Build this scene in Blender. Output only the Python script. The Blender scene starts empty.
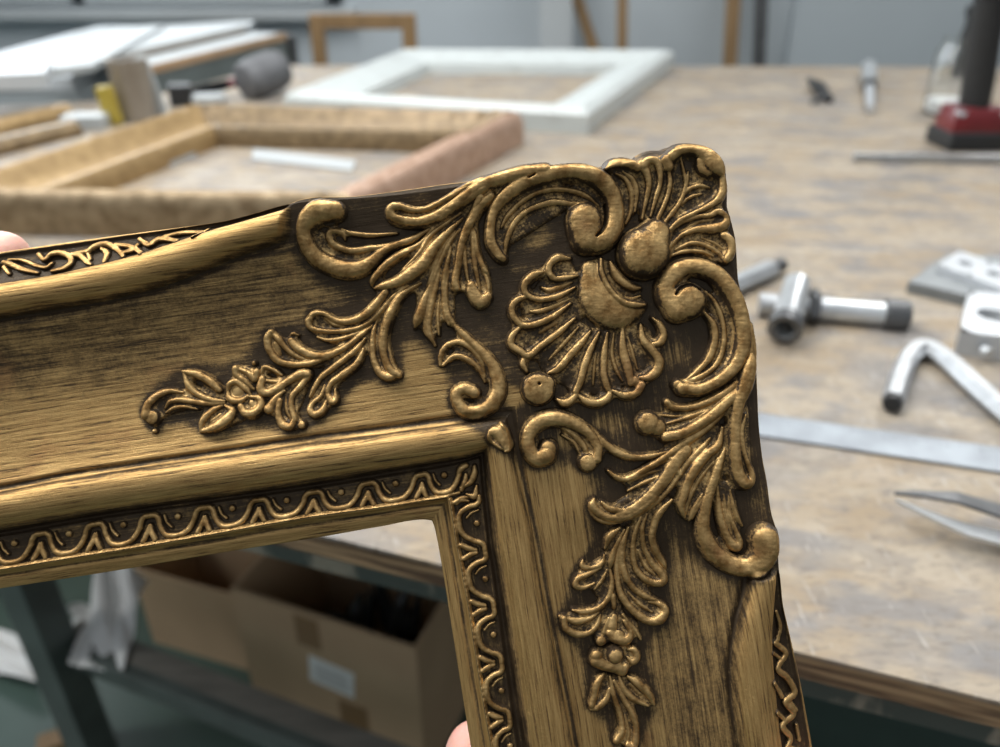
import bpy, bmesh, math, random
import numpy as np
from mathutils import Vector, Matrix
random.seed(4); rng = np.random.default_rng(4)
PI = math.pi
col = bpy.context.scene.collection
sc = bpy.context.scene

# ------------------------------------------------------------------ camera
TILT = math.radians(30); CAMZ = 1.28; TOP = 0.90; F = 800.0
cam_d = bpy.data.cameras.new('camera'); cam = bpy.data.objects.new('camera', cam_d); col.objects.link(cam)
cam.location = (0, 0, CAMZ); cam.rotation_euler = (PI/2 - TILT, 0, 0)
cam_d.sensor_width = 36; cam_d.lens = 36*F/1000; cam_d.clip_start = .02; cam_d.clip_end = 60
cam_d.dof.use_dof = True; cam_d.dof.focus_distance = .285; cam_d.dof.aperture_fstop = 28.8/4.3
sc.camera = cam
sc.view_settings.view_transform = 'Standard'; sc.view_settings.look = 'None'
sc.view_settings.gamma = 1; sc.view_settings.use_curve_mapping = False
sc.view_settings.exposure = 0.25

def P(u, v, z=TOP):                       # where the line of sight of a photo point meets height z
    x = (u-500)/F; y = (v-373)/F
    t = (CAMZ-z)/(math.sin(TILT)+math.cos(TILT)*y)
    return Vector((x*t, (math.cos(TILT)-math.sin(TILT)*y)*t, z))
def PW(u, v, Y):                          # ... meets the upright plane at distance Y
    x = (u-500)/F; y = (v-373)/F
    t = Y/(math.cos(TILT)-math.sin(TILT)*y)
    return Vector((x*t, Y, CAMZ-(math.sin(TILT)+math.cos(TILT)*y)*t))

# ------------------------------------------------------------------ materials
def mat(name, base, rough=.5, metal=0, var=.0, scale=8, bump=0, bscale=60, col2=None, lo=.35, hi=.65, stretch=None, spec=.5, trans=0, emit=0, coat=0):
    m = bpy.data.materials.new(name); m.use_nodes = True
    nt = m.node_tree; N = nt.nodes; L = nt.links; b = N['Principled BSDF']
    b.inputs['Roughness'].default_value = rough; b.inputs['Metallic'].default_value = metal
    b.inputs['Specular IOR Level'].default_value = spec
    b.inputs['Transmission Weight'].default_value = trans
    b.inputs['Coat Weight'].default_value = coat
    tc = N.new('ShaderNodeTexCoord'); mp = N.new('ShaderNodeMapping'); L.new(tc.outputs['Object'], mp.inputs[0])
    if stretch: mp.inputs['Scale'].default_value = stretch
    n = N.new('ShaderNodeTexNoise'); n.inputs['Scale'].default_value = scale; n.inputs['Detail'].default_value = 6; L.new(mp.outputs[0], n.inputs[0])
    r = N.new('ShaderNodeValToRGB'); L.new(n.outputs[0], r.inputs[0])
    c2 = col2 or tuple(c*(1-var) for c in base)
    r.color_ramp.elements[0].position = lo; r.color_ramp.elements[1].position = hi
    r.color_ramp.elements[0].color = (*c2, 1); r.color_ramp.elements[1].color = (*base, 1)
    L.new(r.outputs[0], b.inputs['Base Color'])
    if bump:
        n2 = N.new('ShaderNodeTexNoise'); n2.inputs['Scale'].default_value = bscale; n2.inputs['Detail'].default_value = 4; L.new(mp.outputs[0], n2.inputs[0])
        bp = N.new('ShaderNodeBump'); bp.inputs['Strength'].default_value = bump; bp.inputs['Distance'].default_value = .002
        L.new(n2.outputs[0], bp.inputs['Height']); L.new(bp.outputs[0], b.inputs['Normal'])
    if emit:
        b.inputs['Emission Color'].default_value = (*base, 1); b.inputs['Emission Strength'].default_value = emit
    return m

def gilt_mat(name, ang, grain):
    """antique gold leaf rubbed over dark brown glaze; 'gilt' says how much gold shows, with some shade and a rim highlight put in"""
    m = bpy.data.materials.new(name); m.use_nodes = True
    nt = m.node_tree; N = nt.nodes; L = nt.links; b = N['Principled BSDF']
    tc = N.new('ShaderNodeTexCoord')
    rot = N.new('ShaderNodeMapping'); rot.inputs['Rotation'].default_value = (0, 0, ang); L.new(tc.outputs['Object'], rot.inputs[0])
    st = N.new('ShaderNodeMapping'); st.inputs['Scale'].default_value = (1, 24, 1) if grain else (1, 1, 1); L.new(rot.outputs[0], st.inputs[0])
    def noise(src, s, d=5, r=.6):
        n = N.new('ShaderNodeTexNoise'); n.inputs['Scale'].default_value = s; n.inputs['Detail'].default_value = d; n.inputs['Roughness'].default_value = r
        L.new(src, n.inputs[0]); return n.outputs[0]
    def math_(op, a, c):
        n = N.new('ShaderNodeMath'); n.operation = op
        for i, q in enumerate((a, c)):
            if isinstance(q, (int, float)): n.inputs[i].default_value = q
            else: L.new(q, n.inputs[i])
        return n.outputs[0]
    def rng_(x, a, c, lo=0, hi=1):
        n = N.new('ShaderNodeMapRange'); n.interpolation_type = 'SMOOTHSTEP'
        for i, q in zip((1, 2, 3, 4), (a, c, lo, hi)): n.inputs[i].default_value = q
        L.new(x, n.inputs[0]); return n.outputs[0]
    at = N.new('ShaderNodeAttribute'); at.attribute_name = 'gilt_shade'
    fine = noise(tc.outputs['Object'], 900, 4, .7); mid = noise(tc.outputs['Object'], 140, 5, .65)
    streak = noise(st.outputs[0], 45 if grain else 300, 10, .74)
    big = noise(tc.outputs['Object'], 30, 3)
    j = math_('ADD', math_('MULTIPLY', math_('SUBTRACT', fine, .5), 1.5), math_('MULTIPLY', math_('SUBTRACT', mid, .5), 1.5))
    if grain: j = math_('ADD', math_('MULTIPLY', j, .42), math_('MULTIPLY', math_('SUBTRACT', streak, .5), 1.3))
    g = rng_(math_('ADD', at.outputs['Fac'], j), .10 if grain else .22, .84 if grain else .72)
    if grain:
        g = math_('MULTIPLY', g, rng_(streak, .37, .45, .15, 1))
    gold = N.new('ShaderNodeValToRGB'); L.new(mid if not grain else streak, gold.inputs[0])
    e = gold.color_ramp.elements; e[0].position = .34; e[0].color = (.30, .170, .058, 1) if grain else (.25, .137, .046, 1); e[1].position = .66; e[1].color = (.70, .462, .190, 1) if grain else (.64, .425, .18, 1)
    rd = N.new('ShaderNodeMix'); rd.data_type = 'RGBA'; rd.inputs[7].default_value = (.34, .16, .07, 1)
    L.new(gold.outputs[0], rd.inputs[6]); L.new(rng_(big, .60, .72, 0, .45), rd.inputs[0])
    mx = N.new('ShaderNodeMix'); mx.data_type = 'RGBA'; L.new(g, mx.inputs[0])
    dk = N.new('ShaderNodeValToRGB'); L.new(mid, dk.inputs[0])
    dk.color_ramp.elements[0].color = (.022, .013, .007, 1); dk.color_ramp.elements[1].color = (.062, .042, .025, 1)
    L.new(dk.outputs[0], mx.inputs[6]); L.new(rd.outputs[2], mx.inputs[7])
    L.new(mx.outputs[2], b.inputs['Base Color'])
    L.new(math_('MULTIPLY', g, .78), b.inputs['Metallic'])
    L.new(rng_(fine, .3, .7, .35, .55), b.inputs['Roughness']); b.inputs['Specular IOR Level'].default_value = .35
    b.inputs['Specular Tint'].default_value = (1, .85, .65, 1)
    bp = N.new('ShaderNodeBump'); bp.inputs['Strength'].default_value = .55; bp.inputs['Distance'].default_value = .0006
    hgt = math_('ADD', math_('MULTIPLY', fine, .35), math_('MULTIPLY', streak if grain else mid, .9))
    L.new(hgt, bp.inputs['Height']); L.new(bp.outputs[0], b.inputs['Normal'])
    return m

ROLL = math.atan(.15)
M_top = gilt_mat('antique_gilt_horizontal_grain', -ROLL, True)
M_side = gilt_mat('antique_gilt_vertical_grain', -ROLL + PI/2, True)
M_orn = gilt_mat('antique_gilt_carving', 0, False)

# ------------------------------------------------------------------ object helpers
def tag(o, label=None, cat=None, group=None, kind=None):
    if label: o['label'] = label
    if cat: o['category'] = cat
    if group: o['group'] = group
    if kind: o['kind'] = kind
    return o
def empty(name, loc, label, cat, group=None, rot=None):
    o = bpy.data.objects.new(name, None); col.objects.link(o); o.location = loc; o.empty_display_size = .02
    if rot is not None: o.rotation_euler = rot
    return tag(o, label, cat, group)
def link(name, me, m, parent=None, smooth=False):
    o = bpy.data.objects.new(name, me); col.objects.link(o)
    if m: me.materials.append(m)
    if smooth: me.polygons.foreach_set('use_smooth', [True]*len(me.polygons))
    if parent: o.parent = parent
    return o
class MB:
    """collects shapes in world (or thing) coordinates and links them as one mesh"""
    def __init__(s): s.bm = bmesh.new()
    def prism(s, pts, z0, z1):                       # upright prism over a polygon of (x,y)
        a = [s.bm.verts.new((p[0], p[1], z0)) for p in pts]; b = [s.bm.verts.new((p[0], p[1], z1)) for p in pts]
        n = len(pts); s.bm.faces.new(a[::-1]); s.bm.faces.new(b)
        for i in range(n): s.bm.faces.new((a[i], a[(i+1) % n], b[(i+1) % n], b[i]))
        return s
    def hexa(s, v):                                  # 8 corners: bottom ring, top ring
        v = [s.bm.verts.new(p) for p in v]
        for f in ((3,2,1,0),(4,5,6,7),(0,1,5,4),(1,2,6,5),(2,3,7,6),(3,0,4,7)): s.bm.faces.new([v[i] for i in f])
        return s
    def box(s, c, d, rz=0, M=None):
        R = Matrix.Rotation(rz, 3, 'Z') if M is None else M
        c = Vector(c); v = []
        for z in (-1, 1):
            for x, y in ((-1,-1),(1,-1),(1,1),(-1,1)): v.append(c + R @ Vector((x*d[0]/2, y*d[1]/2, z*d[2]/2)))
        return s.hexa(v)
    def tube(s, pts, rad, n=16, up=None, caps=True, sq=None):
        pts = [Vector(p) for p in pts]; rs = rad if isinstance(rad, (list, tuple)) else [rad]*len(pts)
        rings = []; prev = None
        for i, p in enumerate(pts):
            t = (pts[min(i+1, len(pts)-1)] - pts[max(i-1, 0)])
            if t.length < 1e-9: t = prev or Vector((0, 0, 1))
            t = t.normalized()
            if i == 0:
                a = Vector(up) if up else (Vector((0, 0, 1)) if abs(t.z) < .9 else Vector((1, 0, 0)))
                x = t.cross(a).normalized()
            else: x = (x - t*x.dot(t)).normalized()
            y = t.cross(x); prev = t
            ring = []
            for k in range(n):
                an = 2*PI*k/n + (PI/n if sq else 0)
                ring.append(s.bm.verts.new(p + (x*math.cos(an) + y*math.sin(an))*rs[i]))
            rings.append(ring)
        for a, b in zip(rings, rings[1:]):
            for k in range(n): s.bm.faces.new((a[k], a[(k+1) % n], b[(k+1) % n], b[k]))
        if caps: s.bm.faces.new(rings[0][::-1]); s.bm.faces.new(rings[-1])
        return s
    def lathe(s, p0, ax, prof, n=32, ring=False):    # prof: (distance along axis, radius)
        ax = Vector(ax).normalized(); p0 = Vector(p0)
        a = Vector((0, 0, 1)) if abs(ax.z) < .9 else Vector((1, 0, 0))
        x = ax.cross(a).normalized(); y = ax.cross(x); rings = []
        for d, r in prof:
            rings.append([s.bm.verts.new(p0 + ax*d + (x*math.cos(2*PI*k/n) + y*math.sin(2*PI*k/n))*max(r, 1e-5)) for k in range(n)])
        for q, w in zip(rings, rings[1:]):
            for k in range(n): s.bm.faces.new((q[k], q[(k+1) % n], w[(k+1) % n], w[k]))
        if ring:
            for k in range(n): s.bm.faces.new((rings[-1][k], rings[-1][(k+1) % n], rings[0][(k+1) % n], rings[0][k]))
        else: s.bm.faces.new(rings[0][::-1]); s.bm.faces.new(rings[-1])
        return s
    def build(s, name, m, parent=None, smooth=False, bevel=0, origin=None, seg=2):
        bmesh.ops.recalc_face_normals(s.bm, faces=s.bm.faces)
        if bevel: bmesh.ops.bevel(s.bm, geom=[e for e in s.bm.edges if e.calc_face_angle(0) > .6], offset=bevel, segments=seg, affect='EDGES', profile=.6)
        o0 = Vector(origin) if origin is not None else None
        if parent is not None and parent.parent is None:
            o0 = None; bmesh.ops.transform(s.bm, matrix=parent.matrix_basis.inverted(), verts=s.bm.verts)
        elif parent is not None:
            bmesh.ops.transform(s.bm, matrix=(parent.parent.matrix_basis @ parent.matrix_basis).inverted(), verts=s.bm.verts)
        elif o0 is None:
            xs = [v.co for v in s.bm.verts]
            o0 = Vector((sum(v.x for v in xs)/len(xs), sum(v.y for v in xs)/len(xs), min(v.z for v in xs)))
        if o0 is not None: bmesh.ops.translate(s.bm, vec=-o0, verts=s.bm.verts)
        me = bpy.data.meshes.new(name); s.bm.to_mesh(me); s.bm.free()
        o = link(name, me, m, parent)
        if o0 is not None: o.location = o0
        if smooth:
            me.polygons.foreach_set('use_smooth', [True]*len(me.polygons))
            me.set_sharp_from_angle(angle=math.radians(smooth if smooth > 1 else 40))
        return o

# ================================================================== THE HELD GILT FRAME
# Its own plane: x right, y down, z towards the viewer, in steps of 0.35 mm; the pattern was traced at z = 0.
Q = .00035; D0 = 800.0; OX, OY = 432.0, 518.0
frame = empty('picture_frame', (0, 0, 0), 'ornate antique gold picture frame corner held up close, with carved shell, scrolls and acanthus leaves', 'picture frame')
Rc = cam.rotation_euler.to_matrix()
frame.location = Vector((0, 0, CAMZ)) + Rc @ Vector(((OX-500)*Q, -(OY-373)*Q, -D0*Q))
frame.rotation_euler = cam.rotation_euler
def up_(p, h):                            # a traced line that lies at depth h, set into the frame's own plane
    p = np.asarray(p, float); k = (D0-np.asarray(h, float))/D0
    if k.ndim > 1: k = k[:, 0]
    return np.stack([500+(p[..., 0]-500)*k, 373+(p[..., 1]-373)*k], -1)
def hermite(xs, ys, x):
    xs = np.asarray(xs, float); ys = np.asarray(ys, float); x = np.asarray(x, float)
    d = np.diff(ys)/np.diff(xs); m = np.zeros(len(xs)); m[0] = d[0]; m[-1] = d[-1]
    for i in range(1, len(xs)-1):
        m[i] = 0 if d[i-1]*d[i] <= 0 else 2*d[i-1]*d[i]/(d[i-1]+d[i])
    i = np.clip(np.searchsorted(xs, x)-1, 0, len(xs)-2); h = xs[i+1]-xs[i]; t = (x-xs[i])/h
    return (2*t**3-3*t**2+1)*ys[i]+(t**3-2*t**2+t)*h*m[i]+(-2*t**3+3*t**2)*ys[i+1]+(t**3-t**2)*h*m[i+1]
def sstep(a, b, x): t = np.clip((x-a)/(b-a), 0, 1); return t*t*(3-2*t)

# profile lines of the top rail, outside to inside: (points u,v; depth as function of u; u of the mitre)
TOPK = [
 ([(-300,296),(-100,268),(0,252),(30,247.5),(116,235.5),(190,226),(222,221.5),(238,218),(256,213),(273,208),(289,203.5),(300,199.5),(320,196.5),(340,196.5),(391,191.5),(440,184.5),(471,180.5),(500,172),(540,165.5),(580,163),(600,167),(620,161),(640,158),(666,152),(686,146.5),(702,146.5),(714,151)], ([-300,120,235,300,714],[-30,-28,-14,-14,-16]), 714),
 ([(-300,335),(-100,298),(0,281),(48,273),(96,262),(128,254),(167,241.5),(206,228.5),(238,219.5),(256,214.5),(273,209.5),(289,205),(300,202),(340,199),(391,195),(471,184),(540,169.5),(600,171),(640,162),(686,151),(706,157)], ([-300,714],[-13,-13]), 706),
 ([(-300,372),(-100,334),(0,317),(48,309.5),(96,301),(145,290),(193,274),(241,254),(273,243),(289,236),(310,230),(340,226),(400,222),(500,210),(600,202),(672,206)], ([-300,280,310,714],[-17,-17,-19,-20]), 672),
 ([(-300,537),(-100,506),(0,491),(64,478.5),(154,464.5),(225,454.5),(320,440.5),(380,433),(450,423.5),(490,418.5),(507,417)], ([-300,714],[-22,-22]), 507),
 ([(-300,572),(-100,544),(0,530),(96,513.5),(190,500),(320,481.5),(380,471),(450,459.5),(470,456),(484,451)], ([-300,714],[-30,-30]), 484),
 ([(-300,578),(-100,551),(0,537),(96,520),(190,506),(320,488),(380,478),(450,466),(479,458)], ([-300,714],[-30,-30]), 479),
 ([(-300,614),(-100,582),(0,567),(80,554),(160,541),(320,513),(380,505),(450,494)], ([-300,714],[-27,-27]), 450),
 ([(-300,634),(-100,603),(0,588),(116,570),(225,551.5),(320,536.5),(380,526),(424,519),(432,520)], ([-300,714],[-33,-33]), 432)]
SIDEK = [  # the same lines down the side rail: (points v,u ...)
 ([(151,714),(158,718.5),(170,723.5),(190,727),(204,726.8),(218,730.5),(242,735.6),(278,738),(288,740),(320,749.5),(348,754.5),(380,756.8),(420,758.5),(455,762),(480,766.6),(511,771),(536,777.5),(568,778.8),(580,780),(600,782),(632,789),(685,800.5),(745,811.5),(960,848)], ([151,560,610,640,960],[-16,-14,-18,-26,-30]), 151),
 ([(157,706),(190,722),(242,731),(288,736),(348,750),(420,754.5),(480,762),(536,772),(568,778),(580,779),(600,777.5),(643,775.5),(688,778.5),(745,784.5),(830,800),(960,822)], ([151,960],[-13,-13]), 157),
 ([(206,672),(250,682),(300,690),(400,705),(470,718),(530,736),(560,751),(580,748),(600,744),(622,738),(667,732.5),(703,733.5),(745,741),(800,754),(860,768),(960,786)], ([151,565,580,960],[-20,-19,-17,-17]), 206),
 ([(417,507),(440,511),(460,515),(490,522),(529,531.5),(560,537),(590,542.5),(637,552),(677,560),(727,570),(750,574),(960,608)], ([151,960],[-22,-22]), 417),
 ([(451,484),(470,486),(500,489.5),(548,495),(560,497.5),(709,520),(750,527),(960,562)], ([151,960],[-30,-30]), 451),
 ([(458,479),(480,480.5),(510,483.5),(548,488),(560,490),(709,511),(750,517),(960,552)], ([151,960],[-30,-30]), 458),
 ([(494,450),(508,453),(550,459.5),(560,462),(709,486.5),(750,494),(960,528)], ([151,960],[-27,-27]), 494),
 ([(520,432),(527,434.6),(560,441),(630,452.3),(710,465),(750,471.5),(960,506)], ([151,960],[-33,-33]), 520)]
ROWS = [22, 34, 130, 40, 6, 30, 24]

def rail(name, keys, s0, s1, s2, torus_on, cove_on, side, m):
    """s runs along the rail and fans to the mitre between s1 and s2"""
    n = int(abs(s2-s0)/1.05)+1; s = np.linspace(s0, s2, n)
    X = []; Y = []; H = []
    for kk, (pts, (hx, hy), sm) in enumerate(keys):
        fan = np.where((s-s1)*(s2-s0) > 0, s1+(s-s1)/(s2-s1)*(sm-s1), s)
        a = [p[0] for p in pts]; c = [p[1] for p in pts]
        w = hermite(a, c, fan); h = np.interp(fan, hx, hy)
        uv = np.stack([w, fan], -1) if side else np.stack([fan, w], -1)
        hs = h+11*torus_on(s) if kk == 1 else h   # the outer line of the big moulding was traced on its flank
        k = ((D0-hs)/D0)[:, None]; ctr = np.array([500., 373.])
        uv = ctr+(uv-ctr)*k
        X.append(uv[:, 0]); Y.append(uv[:, 1]); H.append(h)
    on = torus_on(s); con = cove_on(s)
    vx = []; vy = []; vz = []; vg = []
    for k in range(7):
        r = ROWS[k]; tt = np.linspace(0, 1, r+1)[(0 if k == 0 else 1):]
        for t in tt:
            x = X[k]*(1-t)+X[k+1]*t; y = Y[k]*(1-t)+Y[k+1]*t; z = H[k]*(1-t)+H[k+1]*t; g = np.full(n, 1.0)
            if k == 0:
                z = z + 3*math.exp(-((t-.06)/.06)**2)*sstep(0, 1, on) - 3*math.sin(PI*t)*on
                g = g*(.95 if t < .08 else .08)  # outermost rim kept gold: its edge highlight is put into the colour
            elif k == 1:
                z = z + on*15*math.sqrt(max(0, 1-(2*t-1)**2)) + (1-on)*0
                g = g*(.25+.75*on)*(.3+.7*sstep(0, .10, t))*(1-.7*sstep(.80, .98, t))  # darker flanks: gold rubbed on the crest, plus shading put into the colour
            elif k == 2:
                sag = -14*math.sin(PI*min(1, t*1.05))**.8*(1 if t < .5 else 1)
                z = z + sag*con - (1-con)*3*math.sin(PI*t) - on*5*math.exp(-(t/.03)**2)
                g = g*(.15+.75*sstep(0, .06, t)); g = g*(.46+.54*sstep(.30, .75, t))  # upper cove darker: real glaze plus its shade put into the colour
                z = z - 2.4*math.exp(-((t-.975)/.014)**2); g = g*(1-.9*math.exp(-((t-.978)/.014)**2))
            elif k == 3:
                a = math.sqrt(max(0, 1-(2*t-1)**2)); z = z + 17*a
                g = g*(sstep(0, .20, t)*.75+.25)*(1-.8*sstep(.74, .97, t))  # bead flanks darker: crest wear, plus painted shading to bring out the relief
            elif k == 4: z = z - 5*math.sin(PI*t); g = g*.02
            elif k == 5: g = g*.18; z = z - 1.5*math.sin(PI*t)
            else:
                z = z + 5*math.exp(-((t-.10)/.10)**2) - 2*math.exp(-((t-.42)/.10)**2)
                g = g*(1-.75*math.exp(-((t-.40)/.10)**2))
            vx.append(x); vy.append(y); vz.append(z); vg.append(g)
    R = len(vx)
    for zb in (-60, -72):                         # inner wall of the rebate, then the back
        vx.append(vx[R-1].copy()); vy.append(vy[R-1].copy()); vz.append(np.full(n, float(zb))); vg.append(np.full(n, .45))
    kx = 1+56/800; vx.append(500+(X[0]-500)*1.0); vy.append(373+(Y[0]-373)*1.0); vz.append(np.full(n, -72.)); vg.append(np.full(n, .3))
    vx = np.array(vx); vy = np.array(vy); vz = np.array(vz); vg = np.array(vg)
    RR = len(vx); n += 1                          # first column repeated at the back closes the sawn end
    vx = np.hstack([vx[:, :1], vx]); vy = np.hstack([vy[:, :1], vy]); vz = np.hstack([np.full((RR, 1), -72.), vz]); vg = np.hstack([np.full((RR, 1), .2), vg])
    co = np.stack([(vx-OX)*Q, -(vy-OY)*Q, vz*Q], -1).reshape(-1, 3)
    idx = np.arange(RR*n).reshape(RR, n)
    nxt = np.roll(idx, -1, 0)
    quads = np.stack([idx[:, :-1], nxt[:, :-1], nxt[:, 1:], idx[:, 1:]], -1).reshape(-1, 4)
    if side: quads = quads[:, ::-1]
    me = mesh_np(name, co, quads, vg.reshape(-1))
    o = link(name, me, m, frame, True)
    return o, vx[:R], vy[:R], vz[:R], vg[:R], me

def mesh_np(name, co, quads, gilt_shade=None):
    me = bpy.data.meshes.new(name); nf = len(quads); k = quads.shape[1]
    me.vertices.add(len(co)); me.vertices.foreach_set('co', co.astype(np.float32).ravel())
    me.loops.add(nf*k); me.loops.foreach_set('vertex_index', quads.astype(np.int32).ravel())
    me.polygons.add(nf); me.polygons.foreach_set('loop_start', np.arange(0, nf*k, k, dtype=np.int32))
    me.polygons.foreach_set('loop_total', np.full(nf, k, np.int32))
    me.update(calc_edges=True); me.validate()
    if gilt_shade is not None:
        a = me.attributes.new('gilt_shade', 'FLOAT', 'POINT'); a.data.foreach_set('value', gilt_shade.astype(np.float32))
    return me

t_on = lambda s: 1-sstep(280, 292, s)
s_on = lambda s: sstep(566, 580, s)
top_rail, tx, ty, tz, tg, tme = rail('top_rail', TOPK, -270, 380, 720, t_on, lambda s: 1-sstep(290, 430, s), False, M_top)
side_rail, sx, sy, sz, sg, sme = rail('side_rail', SIDEK, 940, 560, 150, s_on, lambda s: sstep(440, 590, s), True, M_side)

# surface of both rails as a height map over the frame's plane
GX0, GY0, GW, GH = -300, 110, 1220, 900
def splat(a):
    return np.bincount(fl, weights=a, minlength=GW*GH).reshape(GH, GW)
allx = np.concatenate([tx.ravel(), sx.ravel()]); ally = np.concatenate([ty.ravel(), sy.ravel()]); allz = np.concatenate([tz.ravel(), sz.ravel()])
fl = np.clip((ally-GY0).astype(int), 0, GH-1)*GW + np.clip((allx-GX0).astype(int), 0, GW-1)
cnt = splat(np.ones_like(allz)); hz = splat(allz); ok = cnt > 0
base = np.where(ok, hz/np.maximum(cnt, 1), 0); wgt = ok.astype(float)
def blur(a, r):
    k = 2*r+1
    for ax in (0, 1):
        c = np.cumsum(np.pad(a, [(r+1, r) if i == ax else (0, 0) for i in (0, 1)], mode='edge'), axis=ax)
        a = (c[k:, :]-c[:-k, :])/k if ax == 0 else (c[:, k:]-c[:, :-k])/k
    return a
for _ in range(14):                               # grow the map a little past the rim
    bw = blur(wgt, 1); bz = blur(base*wgt, 1); base = np.where(wgt > 0, base, bz/np.maximum(bw, 1e-6)); wgt = (bw > 1e-6).astype(float)
base = blur(base, 1)
def base_at(x, y):
    fx = np.clip(x-GX0-.5, 0, GW-2); fy = np.clip(y-GY0-.5, 0, GH-2); i = fx.astype(int); j = fy.astype(int); fx = fx-i; fy = fy-j
    return (base[j, i]*(1-fx)+base[j, i+1]*fx)*(1-fy)+(base[j+1, i]*(1-fx)+base[j+1, i+1]*fx)*fy

CROP = dict(a=(290,180), b=(440,140), c=(590,130), d=(490,240), e=(640,240), f=(240,280), g=(130,330), h=(500,380),
            i=(620,370), j=(540,480), k=(540,597), l=(650,460), m=(360,270), n=(380,400), x=(0,190), y=(540,523), z=(0,0), v=(0,200))
CS = dict(x=3.1125, y=3.3333, z=1.0, v=8.3)
mask = np.zeros((GH, GW))
def parse(line):
    head, rest = line.split(':'); c, kind = head[0], head[1]
    b = float(head[2:]) if len(head) > 2 else None
    ox, oy = CROP[c]; s = CS.get(c, 4.98); pts = []; w = 10
    for tok in rest.split():
        q = [float(z) for z in tok.split(',')]
        if len(q) > 2: w = q[2]
        pts.append((ox+q[0]/s, oy+q[1]/s, w/s))
    pts = np.array(pts)
    if c != 'z':                                  # set the tracing down to the depth it lies at
        for _ in range(2): pts[:, :2] = up_(np.array([(ox+float(t.split(',')[0])/s, oy+float(t.split(',')[1])/s) for t in rest.split()]), (base_at(pts[:, 0], pts[:, 1])+9)[:, None])
    return kind, b, pts
def smooth_path(p, step=1.2):
    if len(p) < 2: return p
    q = np.vstack([2*p[0]-p[1], p, 2*p[-1]-p[-2]]); out = []
    for i in range(1, len(q)-2):
        p0, p1, p2, p3 = q[i-1:i+3]; n = max(2, int(np.hypot(*(p2-p1)[:2])/step))
        t = np.linspace(0, 1, n, endpoint=False)[:, None]
        out.append(.5*(2*p1+(p2-p0)*t+(2*p0-5*p1+4*p2-p3)*t*t+(3*p1-p0-3*p2+p3)*t**3))
    out.append(q[-2][None]); return np.vstack(out)
STEP = .62
def carve(name, lines, label=None, foot=5.0, gain=1.0, parent=None, widen=1.0, lift=0, web_on=True):
    """one carved piece: its ridges, domes, floors and slots as a relief that stands on the rails"""
    S = [parse(l) for l in lines]
    for kd, _, p in S:
        if kd in 'rt' and lines[0][0] not in 'zvy':
            p[:, 2] = p[:, 2]*1.04+.42
            if len(p) > 2:                        # fine strands run out to a point
                for q in (0, -1):
                    if p[q, 2] < 3.4: p[q, 2] *= .5
    allp = np.vstack([p for _, _, p in S]); pad = 6
    mr = allp[:, 2]
    x0 = (allp[:, 0]-mr).min()-pad; x1 = (allp[:, 0]+mr).max()+pad; y0 = (allp[:, 1]-mr).min()-pad; y1 = (allp[:, 1]+mr).max()+pad
    nx = int((x1-x0)/STEP)+2; ny = int((y1-y0)/STEP)+2
    Z = np.full((ny, nx), -9.0); G = np.zeros((ny, nx)); C = np.zeros((ny, nx)); X = x0+np.arange(nx)*STEP; Y = y0+np.arange(ny)*STEP
    for kind, b, p in S:
        b0 = foot if b is None else b
        P_ = smooth_path(p) if len(p) > 1 else np.vstack([p, p])
        for a, c in zip(P_[:-1], P_[1:]):
            r = max(a[2], c[2], .8)*widen; R = r+4
            i0 = max(0, int((min(a[0], c[0])-R-x0)/STEP)); i1 = min(nx, int((max(a[0], c[0])+R-x0)/STEP)+2)
            j0 = max(0, int((min(a[1], c[1])-R-y0)/STEP)); j1 = min(ny, int((max(a[1], c[1])+R-y0)/STEP)+2)
            if i1 <= i0 or j1 <= j0: continue
            gx, gy = np.meshgrid(X[i0:i1], Y[j0:j1]); dx, dy = c[0]-a[0], c[1]-a[1]; L2 = dx*dx+dy*dy+1e-9
            t = np.clip(((gx-a[0])*dx+(gy-a[1])*dy)/L2, 0, 1)
            d = np.hypot(gx-a[0]-t*dx, gy-a[1]-t*dy); rr = np.maximum((a[2]+(c[2]-a[2])*t)*widen, .8)
            q = np.clip(d/rr, 0, 1); out = np.maximum(d-rr, 0)
            zs = Z[j0:j1, i0:i1]; gs = G[j0:j1, i0:i1]
            if kind == 'm':                       # low floor between ridges
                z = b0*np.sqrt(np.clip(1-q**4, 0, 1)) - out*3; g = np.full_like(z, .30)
            elif kind == 's':                     # slot cut into what is there
                cut = np.where(d < rr, (1-q*q)*b0, 0); C[j0:j1, i0:i1] = np.maximum(C[j0:j1, i0:i1], cut); continue
            else:
                k = dict(r=1.0, t=1.5, o=.62, f=.3)[kind]
                z = b0 + gain*k*np.minimum(rr, 22)*np.sqrt(np.clip(1-q*q, 0, 1)) - out*3.2
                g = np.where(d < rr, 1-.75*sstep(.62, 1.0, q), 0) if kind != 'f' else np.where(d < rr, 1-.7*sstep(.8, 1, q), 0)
            w = z > zs; Z[j0:j1, i0:i1] = np.where(w, z, zs); G[j0:j1, i0:i1] = np.where(w, g, gs)
    # webs of leaf between neighbouring ridges
    M0 = (Z > foot*.5).astype(float); dens = blur(blur(M0, 5), 5); tall = blur(blur(np.clip(Z, 0, None)*M0, 5), 5)/np.maximum(dens, 1e-3)
    web = np.minimum(tall*.80, foot+3)*sstep(.34, .62, dens)-4*(1-sstep(.30, .5, dens)); ww = (web > Z) & (web > -2) & (dens > .3)
    if web_on: G = np.where(ww, np.maximum(G, .42), G); Z = np.where(ww, web, Z)
    rel = blur(rng.normal(0, 1, Z.shape), 2); rel = rel/rel.std()*.06 + (lambda b: b/b.std()*.20)(blur(rng.normal(0, 1, Z.shape), 7))
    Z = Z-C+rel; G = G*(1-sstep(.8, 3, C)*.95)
    Zp = np.maximum(Z, -4.0)
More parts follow.
